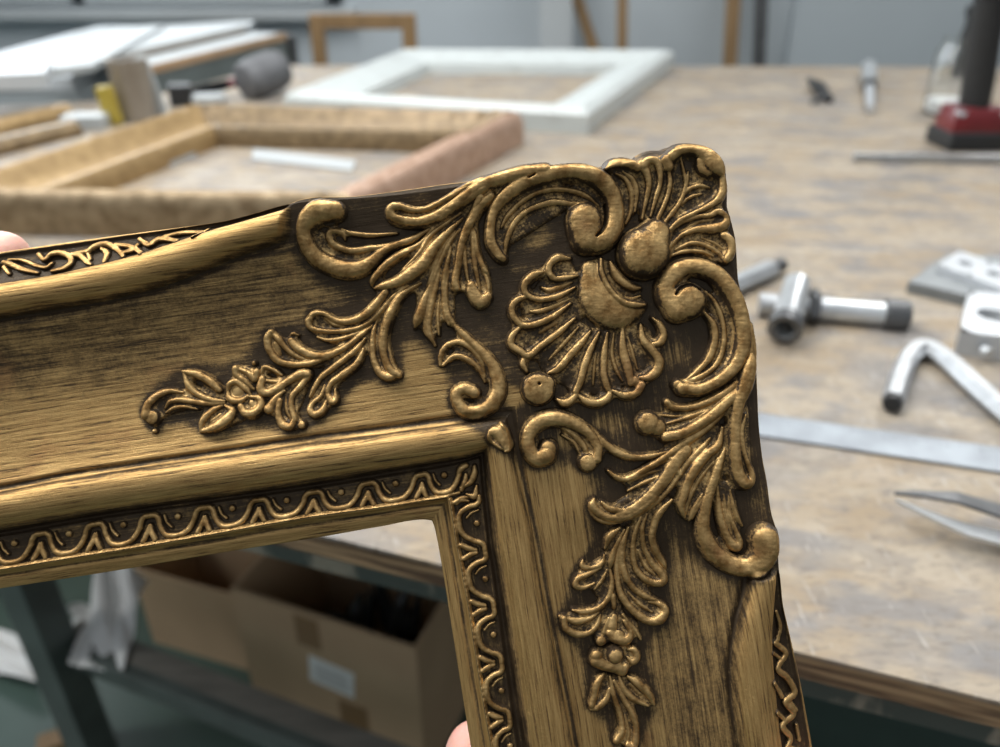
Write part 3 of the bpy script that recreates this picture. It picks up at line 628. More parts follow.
# ================================================================== MATERIALS OF THE WORKSHOP
M_ply = mat('worn_plywood', (.50,.44,.36), .42, 0, scale=5, col2=(.40,.33,.24), bump=.15, bscale=120, stretch=(1, 2.2, 1), spec=.3)
def worn_top():
    m = M_ply; nt = m.node_tree; N = nt.nodes; L = nt.links; b = N['Principled BSDF']
    tc = N.new('ShaderNodeTexCoord')
    def noise(s, sc_=(1,1,1), d=5, w=0):
        mp = N.new('ShaderNodeMapping'); mp.inputs['Scale'].default_value = sc_; mp.inputs['Location'].default_value = (w, w, 0); mp.inputs['Rotation'].default_value = (0, 0, math.radians(18)); L.new(tc.outputs['Object'], mp.inputs[0])
        n = N.new('ShaderNodeTexNoise'); n.inputs['Scale'].default_value = s; n.inputs['Detail'].default_value = d; L.new(mp.outputs[0], n.inputs[0]); return n.outputs[0]
    def ramp(x, a, c, hi=1):
        n = N.new('ShaderNodeMapRange'); n.interpolation_type = 'SMOOTHSTEP'; n.inputs[1].default_value = a; n.inputs[2].default_value = c; n.inputs[4].default_value = hi; L.new(x, n.inputs[0]); return n.outputs[0]
    def mix(fac, a, c):
        n = N.new('ShaderNodeMix'); n.data_type = 'RGBA'; L.new(fac, n.inputs[0])
        if isinstance(a, tuple): n.inputs[6].default_value = (*a, 1)
        else: L.new(a, n.inputs[6])
        n.inputs[7].default_value = (*c, 1); return n.outputs[2]
    c = mix(ramp(noise(7, (1, 3, 1)), .36, .66), (.28,.22,.15), (.345,.295,.228))
    c = mix(ramp(noise(26, (1, 2, 1), 8, 3), .50, .74, .5), c, (.39,.345,.27))
    c = mix(ramp(noise(15, (1, 1.8, 1), 6, 9), .50, .64, .7), c, (.165,.168,.178))
    c = mix(ramp(noise(5, (1, 1.5, 1), 4, 5), .56, .68, .6), c, (.17,.172,.18))
    c = mix(ramp(noise(34, (1, 1.7, 1), 10, 12), .47, .62, .55), c, (.205,.185,.165))
    c = mix(ramp(noise(90, (1, 2.5, 1), 8, 14), .50, .66, .5), c, (.16,.14,.12))
    c = mix(ramp(noise(60, (1, 9, 1), 6, 1), .60, .70, .6), c, (.13,.095,.065))
    c = mix(ramp(noise(45, (7, 1, 1), 6, 2), .62, .70, .5), c, (.42,.40,.36))
    for l in list(b.inputs['Base Color'].links): L.remove(l)
    L.new(c, b.inputs['Base Color'])
    L.new(ramp(noise(20, (1, 2, 1), 5, 4), .3, .7, .35), b.inputs['Roughness']); 
    b.inputs['Roughness'].default_value = .35
    a = N.new('ShaderNodeMath'); a.operation = 'ADD'; a.inputs[1].default_value = .40
    L.new(b.inputs['Roughness'].links[0].from_socket, a.inputs[0]); L.new(a.outputs[0], b.inputs['Roughness'])
worn_top()
M_plyedge = mat('plywood_edge', (.36,.25,.14), .7, scale=10, col2=(.10,.06,.035), stretch=(1, 1, 16), lo=.42, hi=.56, bump=.3)
M_green = mat('green_grey_painted_steel', (.10,.125,.115), .45, 0, var=.3, scale=14)
M_drip = mat('apron_with_paint_drips', (.095,.11,.10), .5, 0, col2=(.40,.36,.29), scale=9, lo=.40, hi=.44, stretch=(1.6, 1.6, .5))
M_floor = mat('green_epoxy_floor', (.085,.135,.115), .35, 0, var=.25, scale=3, bump=.02)
M_wall = mat('pale_grey_blue_wall', (.45,.50,.53), .6, 0, var=.06, scale=2)
M_panel = mat('grey_wall_panel', (.40,.45,.48), .5, 0, var=.05, scale=2)
M_white = mat('white_lacquer', (.39,.42,.43), .5, 0, var=.06, scale=6)
M_whitew = mat('white_distressed_paint', (.50,.54,.535), .38, 0, col2=(.44,.47,.465), scale=25, lo=.3, hi=.5, bump=.3)
M_steel = mat('brushed_steel', (.62,.65,.67), .30, .6, var=.2, scale=40)
M_steel2 = mat('dull_zinc', (.50,.52,.54), .45, .7, var=.25, scale=60)
M_dark = mat('dark_steel', (.13,.135,.14), .42, .6, var=.35, scale=50)
M_bright = mat('milled_aluminium', (.56,.59,.62), .30, .35, var=.12, scale=60)
M_black = mat('black_rubber', (.018,.02,.022), .5, 0, var=.2, scale=60)
M_handle = mat('matt_black_handle', (.010,.011,.012), .9, 0, var=.2, scale=60, spec=.1)
M_red = mat('dark_red_enamel', (.16,.012,.016), .3, 0, var=.25, scale=30, coat=.5)
M_card = mat('corrugated_cardboard', (.56,.40,.25), .8, 0, var=.15, scale=5, spec=.2)
M_cardin = mat('cardboard_inside', (.26,.17,.09), .85, 0, var=.2, scale=5, spec=.2)
M_tape = mat('brown_packing_tape', (.27,.16,.07), .3, 0, var=.1, scale=5)
M_paper = mat('white_paper', (.85,.86,.85), .7, 0, var=.06, scale=9)
M_print = mat('faint_grey_print', (.35,.36,.37), .7, 0, var=.06, scale=9)
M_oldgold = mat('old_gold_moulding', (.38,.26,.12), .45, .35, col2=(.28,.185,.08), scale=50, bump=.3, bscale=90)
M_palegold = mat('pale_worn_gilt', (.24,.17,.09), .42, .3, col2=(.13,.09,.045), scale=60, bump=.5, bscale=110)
M_shadegold = mat('shaded_gilt', (.30,.23,.14), .38, .5, col2=(.17,.12,.065), scale=50, bump=.4, bscale=90)  # shade on the lying frame's front rail put into this gilt's colour
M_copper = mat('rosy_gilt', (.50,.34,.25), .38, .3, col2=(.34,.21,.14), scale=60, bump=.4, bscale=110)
M_wood = mat('brown_wood', (.30,.19,.09), .5, 0, var=.35, scale=12, stretch=(1, 1, .15))
M_tan = mat('tan_wood', (.50,.33,.19), .5, 0, var=.2, scale=12)
M_grey = mat('grey_paint', (.36,.40,.42), .5, 0, var=.08, scale=5)
M_lgrey = mat('light_grey_plastic', (.50,.54,.57), .4, 0, var=.05, scale=5)
M_rubgrey = mat('grey_rubber', (.135,.14,.15), .7, 0, var=.3, scale=30, bump=.2)
M_yellow = mat('yellow_plastic', (.40,.31,.05), .4, 0, var=.1, scale=10)
M_taupe = mat('taupe_metal', (.34,.31,.27), .4, .4, var=.15, scale=15)
M_skin = mat('skin', (.80,.47,.38), .45, 0, col2=(.70,.36,.29), scale=45, bump=.15, bscale=700, spec=.4)
M_skin.node_tree.nodes['Principled BSDF'].inputs['Subsurface Weight'].default_value = .25
M_skin.node_tree.nodes['Principled BSDF'].inputs['Subsurface Scale'].default_value = .004
M_nail = mat('fingernail', (.86,.60,.52), .25, 0, var=.05, scale=20)
M_glass = mat('clear_glass', (.95,.97,.97), .05, 0, var=.02, scale=5, trans=1)
M_lit = mat('bright_window_daylight', (.93,.97,1.0), .5, 0, var=.01, scale=2, emit=1.5)
M_plastic = mat('pale_plastic_film', (.50,.54,.54), .25, 0, var=.2, scale=10)

# ================================================================== THE SETTING
def struct(name, mb, m): o = mb.build(name, m, origin=(0, 0, 0)); o['kind'] = 'structure'; return o
struct('floor', MB().box((0, 1.2, -.05), (7.2, 7, .1)), M_floor)
WY = 3.35
w = MB(); w.box((-.2+1.9, WY+.1, 1.5), (4.6, .2, 3.0)); w.box((-3.2, WY+.1, 1.5), (1.2, .2, 3.0))
# window opening between x=-2.6 and -.6 ; wall below and above it
wz = PW(150, 2, WY).z
w.box((-1.6, WY+.1, wz/2), (2.0, .2, wz)); w.box((-1.6, WY+.1, 2.8), (2.0, .2, .4))
struct('wall_back', w, M_wall)
struct('wall_left', MB().box((-3.7, 1.2, 1.5), (.2, 4.5, 3.0)), M_wall)
wf = MB(); z0 = wz
for (cx, cz, dx, dz) in ((-1.6, z0+.035, 2.0, .07), (-1.6, 2.57, 2.0, .06), (-2.57, (z0+2.6)/2, .06, 2.6-z0), (-.63, (z0+2.6)/2, .06, 2.6-z0), (-1.6, (z0+2.6)/2, .05, 2.6-z0)):
    wf.box((cx, WY+.03, cz), (dx, .10, dz))
wf = struct('window_1', wf, M_white); wf['label'] = 'white window frame above the back benches'
wp = MB().box((-1.6, WY+.06, (z0+2.6)/2+.03), (1.9, .01, 2.5-z0)).build('window_pane', M_lit, wf); wp['kind'] = 'structure'
struct('trim_1', MB().box((-1.6, WY-.04, (PW(150, 8, WY).z+PW(150, 17, WY).z)/2), (2.1, .08, PW(150, 8, WY).z-PW(150, 17, WY).z)), M_white)
# grey sliding panel on the wall, right of the upright post
pa = PW(770, 70, WY).x
struct('trim_2', MB().box((pa+.9, WY-.02, 1.5), (1.7, .03, 2.3)), M_panel)

# ================================================================== THE MAIN BENCH
DR = Vector((.947, -.322)); A0 = Vector((0, .388))
def fl_(x): return .388-.34*x
poly = [(-.98, fl_(-.98)), (1.25, fl_(1.25)), (2.1, 2.38), (-.64, 2.42), (-.84, 1.95), (-1.30, 1.82)]
bench = empty('workbench', (.3, 1.3, 0), 'large plywood-topped workbench on green steel legs, worn and paint-stained', 'workbench')
bm_ = MB().prism(poly, TOP-.003, TOP).build('bench_top', M_ply, bench)
MB().prism([(x*.9995, y*.9995+.0006) for x, y in poly], TOP-.021, TOP-.003).build('plywood_edge', M_plyedge, bench)
ins = [(-.90, fl_(-.90)+.035), (1.18, fl_(1.18)+.035)]
def bar(a, b, wd, h, z): 
    d = Vector((b[0]-a[0], b[1]-a[1])); an = math.atan2(d.y, d.x)
    return MB().box(((a[0]+b[0])/2, (a[1]+b[1])/2, z), (d.length, wd, h), an)
bar(ins[0], ins[1], .03, .034, TOP-.038).build('apron', M_drip, bench)
bar((-.90, fl_(-.9)+.03), (-1.15, 1.72), .03, .034, TOP-.038).build('apron', M_green, bench)
LEG = P(60, 660, .25)
for (x, y) in ((LEG.x-.012, LEG.y+.01), (1.05, .25), (-.95, 1.70), (1.7, 2.2), (.3, 2.3)):
    MB().box((x, y, (TOP-.03)/2), (.055, .055, TOP-.03), math.radians(-20)).build('leg', M_green, bench, bevel=.003)
ra, rb = P(52, 648, .25), P(330, 762, .25)
d_ = (rb-ra).normalized()
re = ra+d_*1.75
bar((ra.x, ra.y+.015), (re.x, re.y+.015), .04, .04, .25).build('lower_rail', M_green, bench, bevel=.003)
bk = Vector((-d_.y, d_.x, 0))
q0 = ra+bk*.02; 
MB().box(((q0.x+re.x)/2+bk.x*.022, (q0.y+re.y)/2+bk.y*.022, .262), ((re-ra).length-.03, .038, .018), math.atan2(d_.y, d_.x)).build('shelf_board', mat('grey_brown_board', (.20,.19,.165), .6, var=.3, scale=9, stretch=(1,6,1)), bench)

# ================================================================== UNDER THE BENCH
def carton(name, fl0, fr0, depth, h, zb, label, lab=True):
    fl0 = Vector(fl0); fr0 = Vector(fr0); d = (fr0-fl0); d.z = 0; wd = d.length; d.normalize(); n = Vector((-d.y, d.x, 0)); an = math.atan2(d.y, d.x); t = .006
    c0 = (fl0+fr0)/2; c0.z = zb
    e = empty(name, c0+n*depth/2, label, 'cardboard box', rot=(0, 0, an)); e.location.z = zb
    b = MB()
    for (x, y, dx, dy) in ((0, -depth/2+t/2, wd, t), (0, depth/2-t/2, wd, t), (-wd/2+t/2, 0, t, depth-2*t), (wd/2-t/2, 0, t, depth-2*t)):
        b.box((x, y, h/2), (dx, dy, h))
    b.box((0, 0, t/2), (wd-2*t, depth-2*t, t))
    def put(mb, nm, m, **k):
        bmesh.ops.transform(mb.bm, matrix=e.matrix_basis, verts=mb.bm.verts); return mb.build(nm, m, e, **k)
    put(b, 'box_body', M_card)
    if lab:
        put(MB().box((wd*.02, -depth/2-.0006, h*.60), (wd*.25, .001, h*.19), M=Matrix.Rotation(.10, 3, 'Y')), 'shipping_label', M_paper)
        pr = MB()
        for i in range(4): pr.box((wd*.02, -depth/2-.0013, h*(.55+.03*i)), (wd*.17, .0006, .0022), M=Matrix.Rotation(.10, 3, 'Y'))
        put(pr, 'label_print', M_print)
        put(MB().box((wd*.12, -depth/2-.0005, h*.22), (wd*.16, .001, h*.44)), 'packing_tape', M_tape)
        put(MB().box((-wd*.08, -depth/2-.0005, h*.87), (wd*.13, .001, h*.2)), 'packing_tape', M_tape)
    return e
ZT = .33
cA, cB = P(230, 588, ZT), P(416, 649, ZT); cA.z = cB.z = 0
boxA = carton('cardboard_box', cA, cB, .24, ZT, 0, 'open cardboard box with a white shipping label on its front, under the bench')
dd = (cB-cA).normalized(); nn = Vector((-dd.y, dd.x, 0))
cc = (cA+cB)/2+nn*.13
fm = MB()
for i in range(7):
    o = Vector((random.uniform(-.06, .06), random.uniform(-.03, .03), 0)); a = random.uniform(0, 3)
    pts = [cc+o+Vector((math.cos(a)*t*.06, math.sin(a)*t*.05, .14+.09*t*t+.05*math.sin(3*t+i))) for t in np.linspace(-1, 1, 9)]
    fm.tube(pts, [.004+.016*math.sin(PI*j/8) for j in range(9)], 8)
o = fm.build('plastic_film', mat('dark_film_scraps', (.05,.055,.055), .3, var=.4, scale=20), smooth=40); tag(o, 'dark plastic film scraps crumpled inside the open cardboard box', 'plastic film')
# brown carton behind it and a flat one on its side
p0, p1 = P(118, 592, .30), P(262, 640, .30)
carton('cardboard_box', Vector((-.86, 1.42, 0)), Vector((-.42, 1.26, 0)), .28, .40, 0, 'tall plain brown carton far under the bench, behind the labelled box', False)
carton('cardboard_box', Vector((-.70, 1.13, 0)), Vector((-.40, 1.03, 0)), .16, .20, 0, 'low plain brown carton between the white paper and the labelled box', False)
carton('cardboard_box', Vector((-1.16, 1.50, 0)), Vector((-.90, 1.42, 0)), .22, .42, 0, 'brown carton beside the green bench leg, left of the white paper', False)
def crumple(name, quad, amp, m, label, cat, n=26, seed=1, th=.0015):
    r = np.random.default_rng(seed); a, b, c, d = [Vector(q) for q in quad]
    nrm = (b-a).cross(d-a).normalized(); waves = [(r.uniform(1, 5), r.uniform(1, 5), r.uniform(0, 6), r.uniform(.3, 1)) for _ in range(4)]
    bmh = bmesh.new(); g = []
    for i in range(n):
        row = []
        for j in range(n):
            s, t = i/(n-1), j/(n-1); p = (a*(1-s)+b*s)*(1-t)+(d*(1-s)+c*s)*t
            h = sum(w_*abs(math.sin(x*s*1.3+y*t*1.3+ph)) for x, y, ph, w_ in waves)/3
            row.append(bmh.verts.new(p+nrm*h*amp))
        g.append(row)
    for i in range(n-1):
        for j in range(n-1): bmh.faces.new((g[i][j], g[i+1][j], g[i+1][j+1], g[i][j+1]))
    o0 = sum((v.co for v in bmh.verts), Vector())/len(bmh.verts); bmesh.ops.translate(bmh, vec=-o0, verts=bmh.verts)
    me = bpy.data.meshes.new(name); bmh.to_mesh(me); bmh.free(); o = link(name, me, m); o.location = o0
    sm = o.modifiers.new('thickness', 'SOLIDIFY'); sm.thickness = th
    return tag(o, label, cat)
crumple('crumpled_paper', [P(78, 672, .24), P(132, 678, .24), P(152, 585, .27)+Vector((0,0,.0)), P(108, 560, .30)], .05, M_paper, 'crumpled white paper stuffed behind the green bench leg', 'paper', seed=3)
crumple('crumpled_paper', [P(84, 632, .20), P(110, 655, .20), P(112, 600, .24), P(78, 600, .26)], .03, M_paper, 'smaller pale paper scrap low beside the green bench leg', 'paper', seed=5)
crumple('cloth', [P(-70, 655, .02), P(42, 690, .02), P(28, 645, .03), P(-60, 615, .03)], .05, M_paper, 'white cloth heap on the green floor left of the bench leg', 'cloth', seed=8)
o = MB().box(P(66, 737, .01), (.09, .035, .02), .4).build('wood_offcut', M_wood, bevel=.003); tag(o, 'small wood offcut on the green floor by the bench leg', 'wood offcut')
carton('cardboard_box', Vector((-1.50, 1.28, 0)), Vector((-1.14, 1.22, 0)), .25, .22, 0, 'brown carton on the floor left of the green bench leg', False)

# ================================================================== FRAMES LYING ON THE BENCH
def moulded_frame(name, cs, prof, mats, label, cat='picture frame', wid=1.0, z=TOP, relief=0, group=None, names=('back_rail', 'right_rail', 'front_rail', 'left_rail')):
    """cs: outer corners BL, BR, FR, FL; prof: (inset, height) from the outside in"""
    cs = [Vector((c[0], c[1], 0)) for c in cs]; ctr = sum(cs, Vector())/4
    e = empty(name, (ctr.x, ctr.y, z), label, cat, group)
    def inset(i, w_):
        p = cs[i]; a = (cs[i-1]-p).normalized(); b = (cs[(i+1) % 4]-p).normalized(); s = abs(a.cross(b).z)
        return p+(a+b)*(w_/s)
    for k in range(4):
        bmh = bmesh.new(); i, j = k, (k+1) % 4; N_ = 60; rows = []
        for w_, h in prof:
            A, B = inset(i, w_), inset(j, w_); row = []
            for q in range(N_+1):
                t = q/N_; p = A.lerp(B, t); bump = 0
                if relief and .010 < w_ < prof[-3][0] and h > .012:
                    cn = max(0, 1-min(t, 1-t)*4.2)+max(0, .6-abs(t-.5)*7)
                    bump = relief*cn*(math.sin(w_*260+t*70)*.5+math.sin(t*130-w_*120)*.5+.4)
                row.append(bmh.verts.new(p-ctr+Vector((0, 0, max(0, h+bump)))))
            rows.append(row)
        for r0, r1 in zip(rows, rows[1:]+rows[:1]):
            for q in range(N_): bmh.faces.new((r0[q], r0[q+1], r1[q+1], r1[q]))
        for q in (0, N_): bmh.faces.new([r[q] for r in rows])
        bmesh.ops.recalc_face_normals(bmh, faces=bmh.faces)
        me = bpy.data.meshes.new(names[k]); bmh.to_mesh(me); bmh.free()
        o = link(names[k], me, mats[k], e)
        for p in me.polygons: p.use_smooth = True
        me.set_sharp_from_angle(angle=math.radians(35))
    return e
ornate = [(0, 0), (0, .040), (.006, .056), (.014, .062), (.022, .058), (.030, .044), (.048, .032), (.062, .028), (.070, .036), (.080, .036), (.088, .022), (.088, 0)]
moulded_frame('picture_frame', [P(196,108,.95), P(524,116,.95), P(352,204,.95), P(-75,198,.95)], ornate, [M_palegold, M_copper, M_shadegold, M_oldgold],
  'ornate worn gold picture frame lying flat on the bench, left behind the held frame', relief=.003)
flatw = [(0, 0), (0, .036), (.006, .046), (.016, .050), (.024, .044), (.040, .038), (.058, .032), (.068, .026), (.074, .030), (.082, .026), (.086, .0)]
moulded_frame('picture_frame', [P(400,53,.935), P(674,54,.935), P(588,116,.935), P(284,99,.935)], [(a*1.35, b) for a, b in flatw], [M_whitew]*4,
  'white painted picture frame lying flat on the far part of the bench')
# white backing board / stretcher seen under the gold frame
o = MB().hexa([P(252,160), P(352,172), P(356,162), P(254,150)]+[p+Vector((0,0,.004)) for p in (P(252,160), P(352,172), P(356,162), P(254,150))]).build('white_board', M_white); tag(o, 'white board strip on the bench inside the opening of the ornate gold frame', 'board')
o = MB().hexa([P(62,196), P(82,201), P(196,156), P(182,152)]+[p+Vector((0,0,.008)) for p in (P(62,196), P(82,201), P(196,156), P(182,152))]).build('white_board', M_white); tag(o, 'white strip lying along the left inner edge of the ornate gold frame', 'board')
# small frame leaning on the wall side
z_ = PW(366, 62, 2.62).z
def upright_frame(u0, u1, v0, v1, Y, wd, m, label):
    a, b = PW(u0, v1, Y), PW(u1, v1, Y); t = PW(u0, v0, Y).z; zb = .60
    e = empty('picture_frame', ((a.x+b.x)/2, Y, zb), label, 'picture frame')
    for nm, c, d in (('stile', (a.x+wd/2, (t+zb)/2), (wd, t-zb)), ('stile', (b.x-wd/2, (t+zb)/2), (wd, t-zb)), ('top_rail', ((a.x+b.x)/2, t-wd/2), (b.x-a.x-2*wd, wd)), ('bottom_rail', ((a.x+b.x)/2, zb+wd/2), (b.x-a.x-2*wd, wd))):
        MB().box((c[0], Y, c[1]), (d[0], .03, d[1])).build(nm, m, e, bevel=.004)
    return e
upright_frame(314, 418, 13, 62, 2.75, .045, M_wood, 'brown wooden frame standing upright beyond the white painted frame')
rackz = .60
rk = empty('low_cabinet', (-.22, 2.85, 0), 'low grey cabinet behind the bench carrying the upright wooden frame', 'cabinet')
MB().box((-.22, 2.85, .29), (.86, .5, .58)).build('body', M_grey, rk, bevel=.01)
MB().box((-.22, 2.85, .59), (.88, .52, .02)).build('cabinet_top', M_lgrey, rk)
for s in (-.21, .21): d0 = MB().box((-.22+s, 2.592, .30), (.40, .016, .5)).build('door', M_grey, rk, bevel=.004)
# posts and boards against the back wall
def lean(u0, v0, u1, v1, wd, m, label, name='wooden_board', cat='board', Y=WY-.12, th=.03):
    top = PW(u0, v0, Y); bot = PW(u1, v1, Y); d = (bot-top); k = (bot.z-.0)/max(1e-3, (top.z-bot.z)); foot = bot+d*k; foot.z = .0; foot.y = Y-.10
    hd = top-d*.4*0+ (top-bot)*1.2; hd.y = Y+.04
    a = [Vector((foot.x+s*wd/2, foot.y+q*th/2, foot.z)) for s, q in ((-1,-1),(1,-1),(1,1),(-1,1))]
    b = [Vector((hd.x+s*wd/2, hd.y+q*th/2, hd.z)) for s, q in ((-1,-1),(1,-1),(1,1),(-1,1))]
    o = MB().hexa(a+b).build(name, m, bevel=.003); return tag(o, label, cat)
lean(556, 0, 556, 55, .115, M_white, 'broad white upright post against the back wall', 'white_post', 'post', Y=WY-.22)
lean(578, 0, 594, 50, .045, M_wood, 'dark wooden board leaning slanted on the back wall beside the white post', th=.03)
lean(623, 0, 622, 48, .035, M_wood, 'thin straight wooden batten on the back wall right of the slanted board', Y=WY-.30, th=.03)
lean(734, 0, 729, 60, .05, M_wood, 'brown wooden post on the back wall beside the dark grey pipe', 'wooden_post', 'post')
lean(762, 0, 758, 60, .045, M_dark, 'dark grey pipe on the back wall right of the brown post', 'wall_pipe', 'pipe')

# ================================================================== LEFT BACKGROUND
# grey cabinet bench with white sheets
ct = .944
cpoly = [(-2.4, 1.97), (-1.0, 1.97), (-1.19, 2.94), (-1.36, 2.94), (-1.38, 2.3), (-1.7, 2.1), (-2.4, 2.05)]
cb = empty('cabinet_bench', (-1.45, 2.55, 0), 'grey cabinet bench with light panels, at the far left', 'cabinet')
fx0, fx1 = -2.3, -1.20
fy = P(60, 78, ct).y+.02
MB().prism(cpoly, 0, ct-.03).build('body', M_grey, cb)
MB().prism([(x*1.005, y*1.002-.008) for x, y in cpoly], ct-.03, ct).build('cabinet_top', M_lgrey, cb)
fy = 1.97
for u0, u1 in ((-40, 18), (57, 98)):
    a, b = PW(u0, 84, fy).x, PW(u1, 84, fy).x
    MB().box(((a+b)/2, fy-.008, ct-.30), (b-a, .016, .44)).build('door_panel', M_lgrey, cb, bevel=.004)
def slab(name, quad, z, th, m, label, cat, parent=None):
    q = [P(u, v, z+th) for u, v in quad]; 
    o = MB().hexa([Vector((p.x, p.y, z)) for p in q]+q).build(name, m, parent)
    return tag(o, label, cat) if not parent else o
slab('white_sheet', [(0, 69), (60, 66), (112, 26), (80, 30)], ct, .02, M_white, 'bright white sheet on the far left cabinet bench, lying towards the wall', 'sheet')
slab('white_sheet', [(50, 69), (92, 64), (164, 24), (112, 27)], ct+.02, .015, M_white, 'white sheet lying across the first one on the far left cabinet bench', 'sheet')
slab('grey_tray', [(-30, 76), (45, 72), (50, 60), (-20, 60)], ct+.02, .03, M_lgrey, 'grey tray on the front corner of the far left cabinet bench', 'tray')
# long crate of mouldings
cr = empty('display_case', (-.9, 2.4, 0), 'grey-green case with a white top panel behind the mallet', 'case')
q = [P(150, 66, .947), P(286, 33, .947)]
d1 = q[1]-q[0]; n1 = Vector((-d1.y, d1.x, 0)).normalized()
q = [q[0], q[1], q[1]+n1*.12, q[0]+n1*.12]
MB().hexa([Vector((p.x, p.y, .60)) for p in q]+[Vector((p.x, p.y, .935)) for p in q]).build('case_body', mat('grey_green_case', (.15,.18,.175), .5, var=.2, scale=8), cr)
MB().hexa([Vector((p.x, p.y, .935)) for p in q]+[Vector((p.x, p.y, .947)) for p in q]).build('top_panel', M_white, cr)
e0, e1 = q[0], q[1]
MB().hexa([Vector((e0.x,e0.y-.012,.930)), Vector((e1.x,e1.y-.012,.930)), Vector((e1.x,e1.y,.930)), Vector((e0.x,e0.y,.930)), Vector((e0.x,e0.y-.012,.951)), Vector((e1.x,e1.y-.012,.951)), Vector((e1.x,e1.y,.951)), Vector((e0.x,e0.y,.951))]).build('edge_strip', M_tan, cr)
MB().box(Vector((q[1].x-.01, q[1].y+.025, .79)), (.06, .03, .30), math.atan2(n1.y, n1.x)).build('end_panel', M_dark, cr)
hx = MB().box(((q[0].x+q[1].x)/2, (q[0].y+q[1].y)/2, .35), (.06, .5, .60), math.atan2(n1.y, n1.x)); hx.build('stand', M_dark, cr)
slab('moulding_length', [(104, 56), (250, 24), (254, 20), (150, 26)], .948, .02, M_white, 'long white moulding with a brown edge, lying behind the grey-green case', 'moulding')
slab('moulding_length', [(96, 62), (245, 28), (250, 24), (104, 54)], .948, .014, M_taupe, 'long taupe moulding lying in front of the white moulding, behind the case', 'moulding')
# tool cup with things in it
c = P(139, 118); 
o = MB().lathe(c, (.0, 0, 1), [(0, .036), (.002, .038), (.118, .040), (.12, .041), (.12, .036), (.01, .034)], 40).build('metal_cup', M_taupe, smooth=40); tag(o, 'tall taupe metal cup on the bench behind the ornate gold frame', 'cup')
c2 = P(162, 116)
o = MB().box(c2+Vector((-.008, 0, .062)), (.022, .012, .124), M=Matrix.Rotation(-.22, 3, 'Y')).build('scraper', M_white, bevel=.002); tag(o, 'white flat scraper leaning against the taupe metal cup', 'scraper')
c3 = P(116, 124)
o = MB().box(c3+Vector((-.004, 0, .038)), (.030, .022, .076), M=Matrix.Rotation(-.10, 3, 'Y')).build('yellow_block', M_yellow, bevel=.003); tag(o, 'yellow block standing left of the taupe metal cup', 'block')
c4 = P(88, 127)
o = MB().box(c4+Vector((0, 0, .013)), (.085, .05, .026), .1).build('white_box', M_white, bevel=.003); tag(o, 'low white box on the bench left of the yellow block', 'box')
c5 = P(183, 104)
o = MB().box(c5+Vector((0, 0, .022)), (.05, .05, .044), .3).build('black_clamp_block', M_black, bevel=.004); tag(o, 'small black block on the bench right of the white scraper', 'block')
c6 = P(212, 100)
o = MB().box(c6+Vector((-.02, -.035, .010)), (.12, .05, .018), .25).build('white_box', M_white, bevel=.003); tag(o, 'flat white box under the handle of the grey mallet', 'box')
# mallet
ml = empty('mallet', P(268, 97), 'grey rubber mallet with a black and red handle lying on the bench', 'mallet')
hc = P(266, 96)+Vector((.0, .0, .048)); ax = Vector((.62, .75, .16)).normalized()
MB().lathe(hc-ax*.060, ax, [(0, .030), (.006, .040), (.03, .046), (.09, .046), (.114, .040), (.12, .030)], 36).build('mallet_head', M_rubgrey, ml, smooth=40)
hd = Vector((-1, -.12, -.22)).normalized()
MB().tube([hc+hd*.050, hc+hd*.080], .011, 20).build('red_collar', M_red, ml, smooth=40)
MB().tube([hc+hd*.080, hc+hd*.13, hc+hd*.19], [.011, .014, .013], 20).build('handle', M_handle, ml, smooth=40)
# lengths of gold moulding at the left edge
for (qa, qb, zz, m, lb) in (((-110, 158), (66, 116), 0, M_oldgold, 'length of gold moulding at the left edge of the bench, uppermost of two'),
                         ((-110, 178), (74, 133), 0, M_palegold, 'length of gold moulding at the left edge of the bench, nearer of two')):
    a, b = P(*qa), P(*qb); d = (b-a).normalized(); n = Vector((-d.y, d.x, 0)); pr = [(-.028, 0), (-.028, .014), (-.018, .026), (-.004, .028), (.008, .018), (.020, .016), (.026, .020), (.028, .010), (.028, 0)]
    g = MB(); vs_ = [[g.bm.verts.new(p+n*x+Vector((0, 0, h+zz))) for x, h in pr] for p in (a, b)]
    for k in range(len(pr)): g.bm.faces.new((vs_[0][k], vs_[1][k], vs_[1][(k+1) % len(pr)], vs_[0][(k+1) % len(pr)]))
    g.bm.faces.new(vs_[0]); g.bm.faces.new(vs_[1][::-1])
    o = g.build('moulding_length', m, smooth=30); tag(o, lb, 'moulding')

# ================================================================== TOOLS ON THE RIGHT
def hexbar(a, b, r, n=6): return MB().tube([a, b], r, n)
# standoff, far left
a = P(736, 292)+Vector((0, 0, .011)); b = P(770, 277)+Vector((0, 0, .011)); d = (b-a).normalized()
e = empty('steel_connector', (a+b)/2-Vector((0, 0, .014)), 'short hexagonal steel connector with a dark tip, nearest the frame edge', 'connector')
hexbar(a-d*.03, b, .0118).build('hex_body', M_steel, e, bevel=.0008); MB().tube([b, b+d*.022], .0085, 20).build('threaded_tip', M_dark, e, smooth=40)
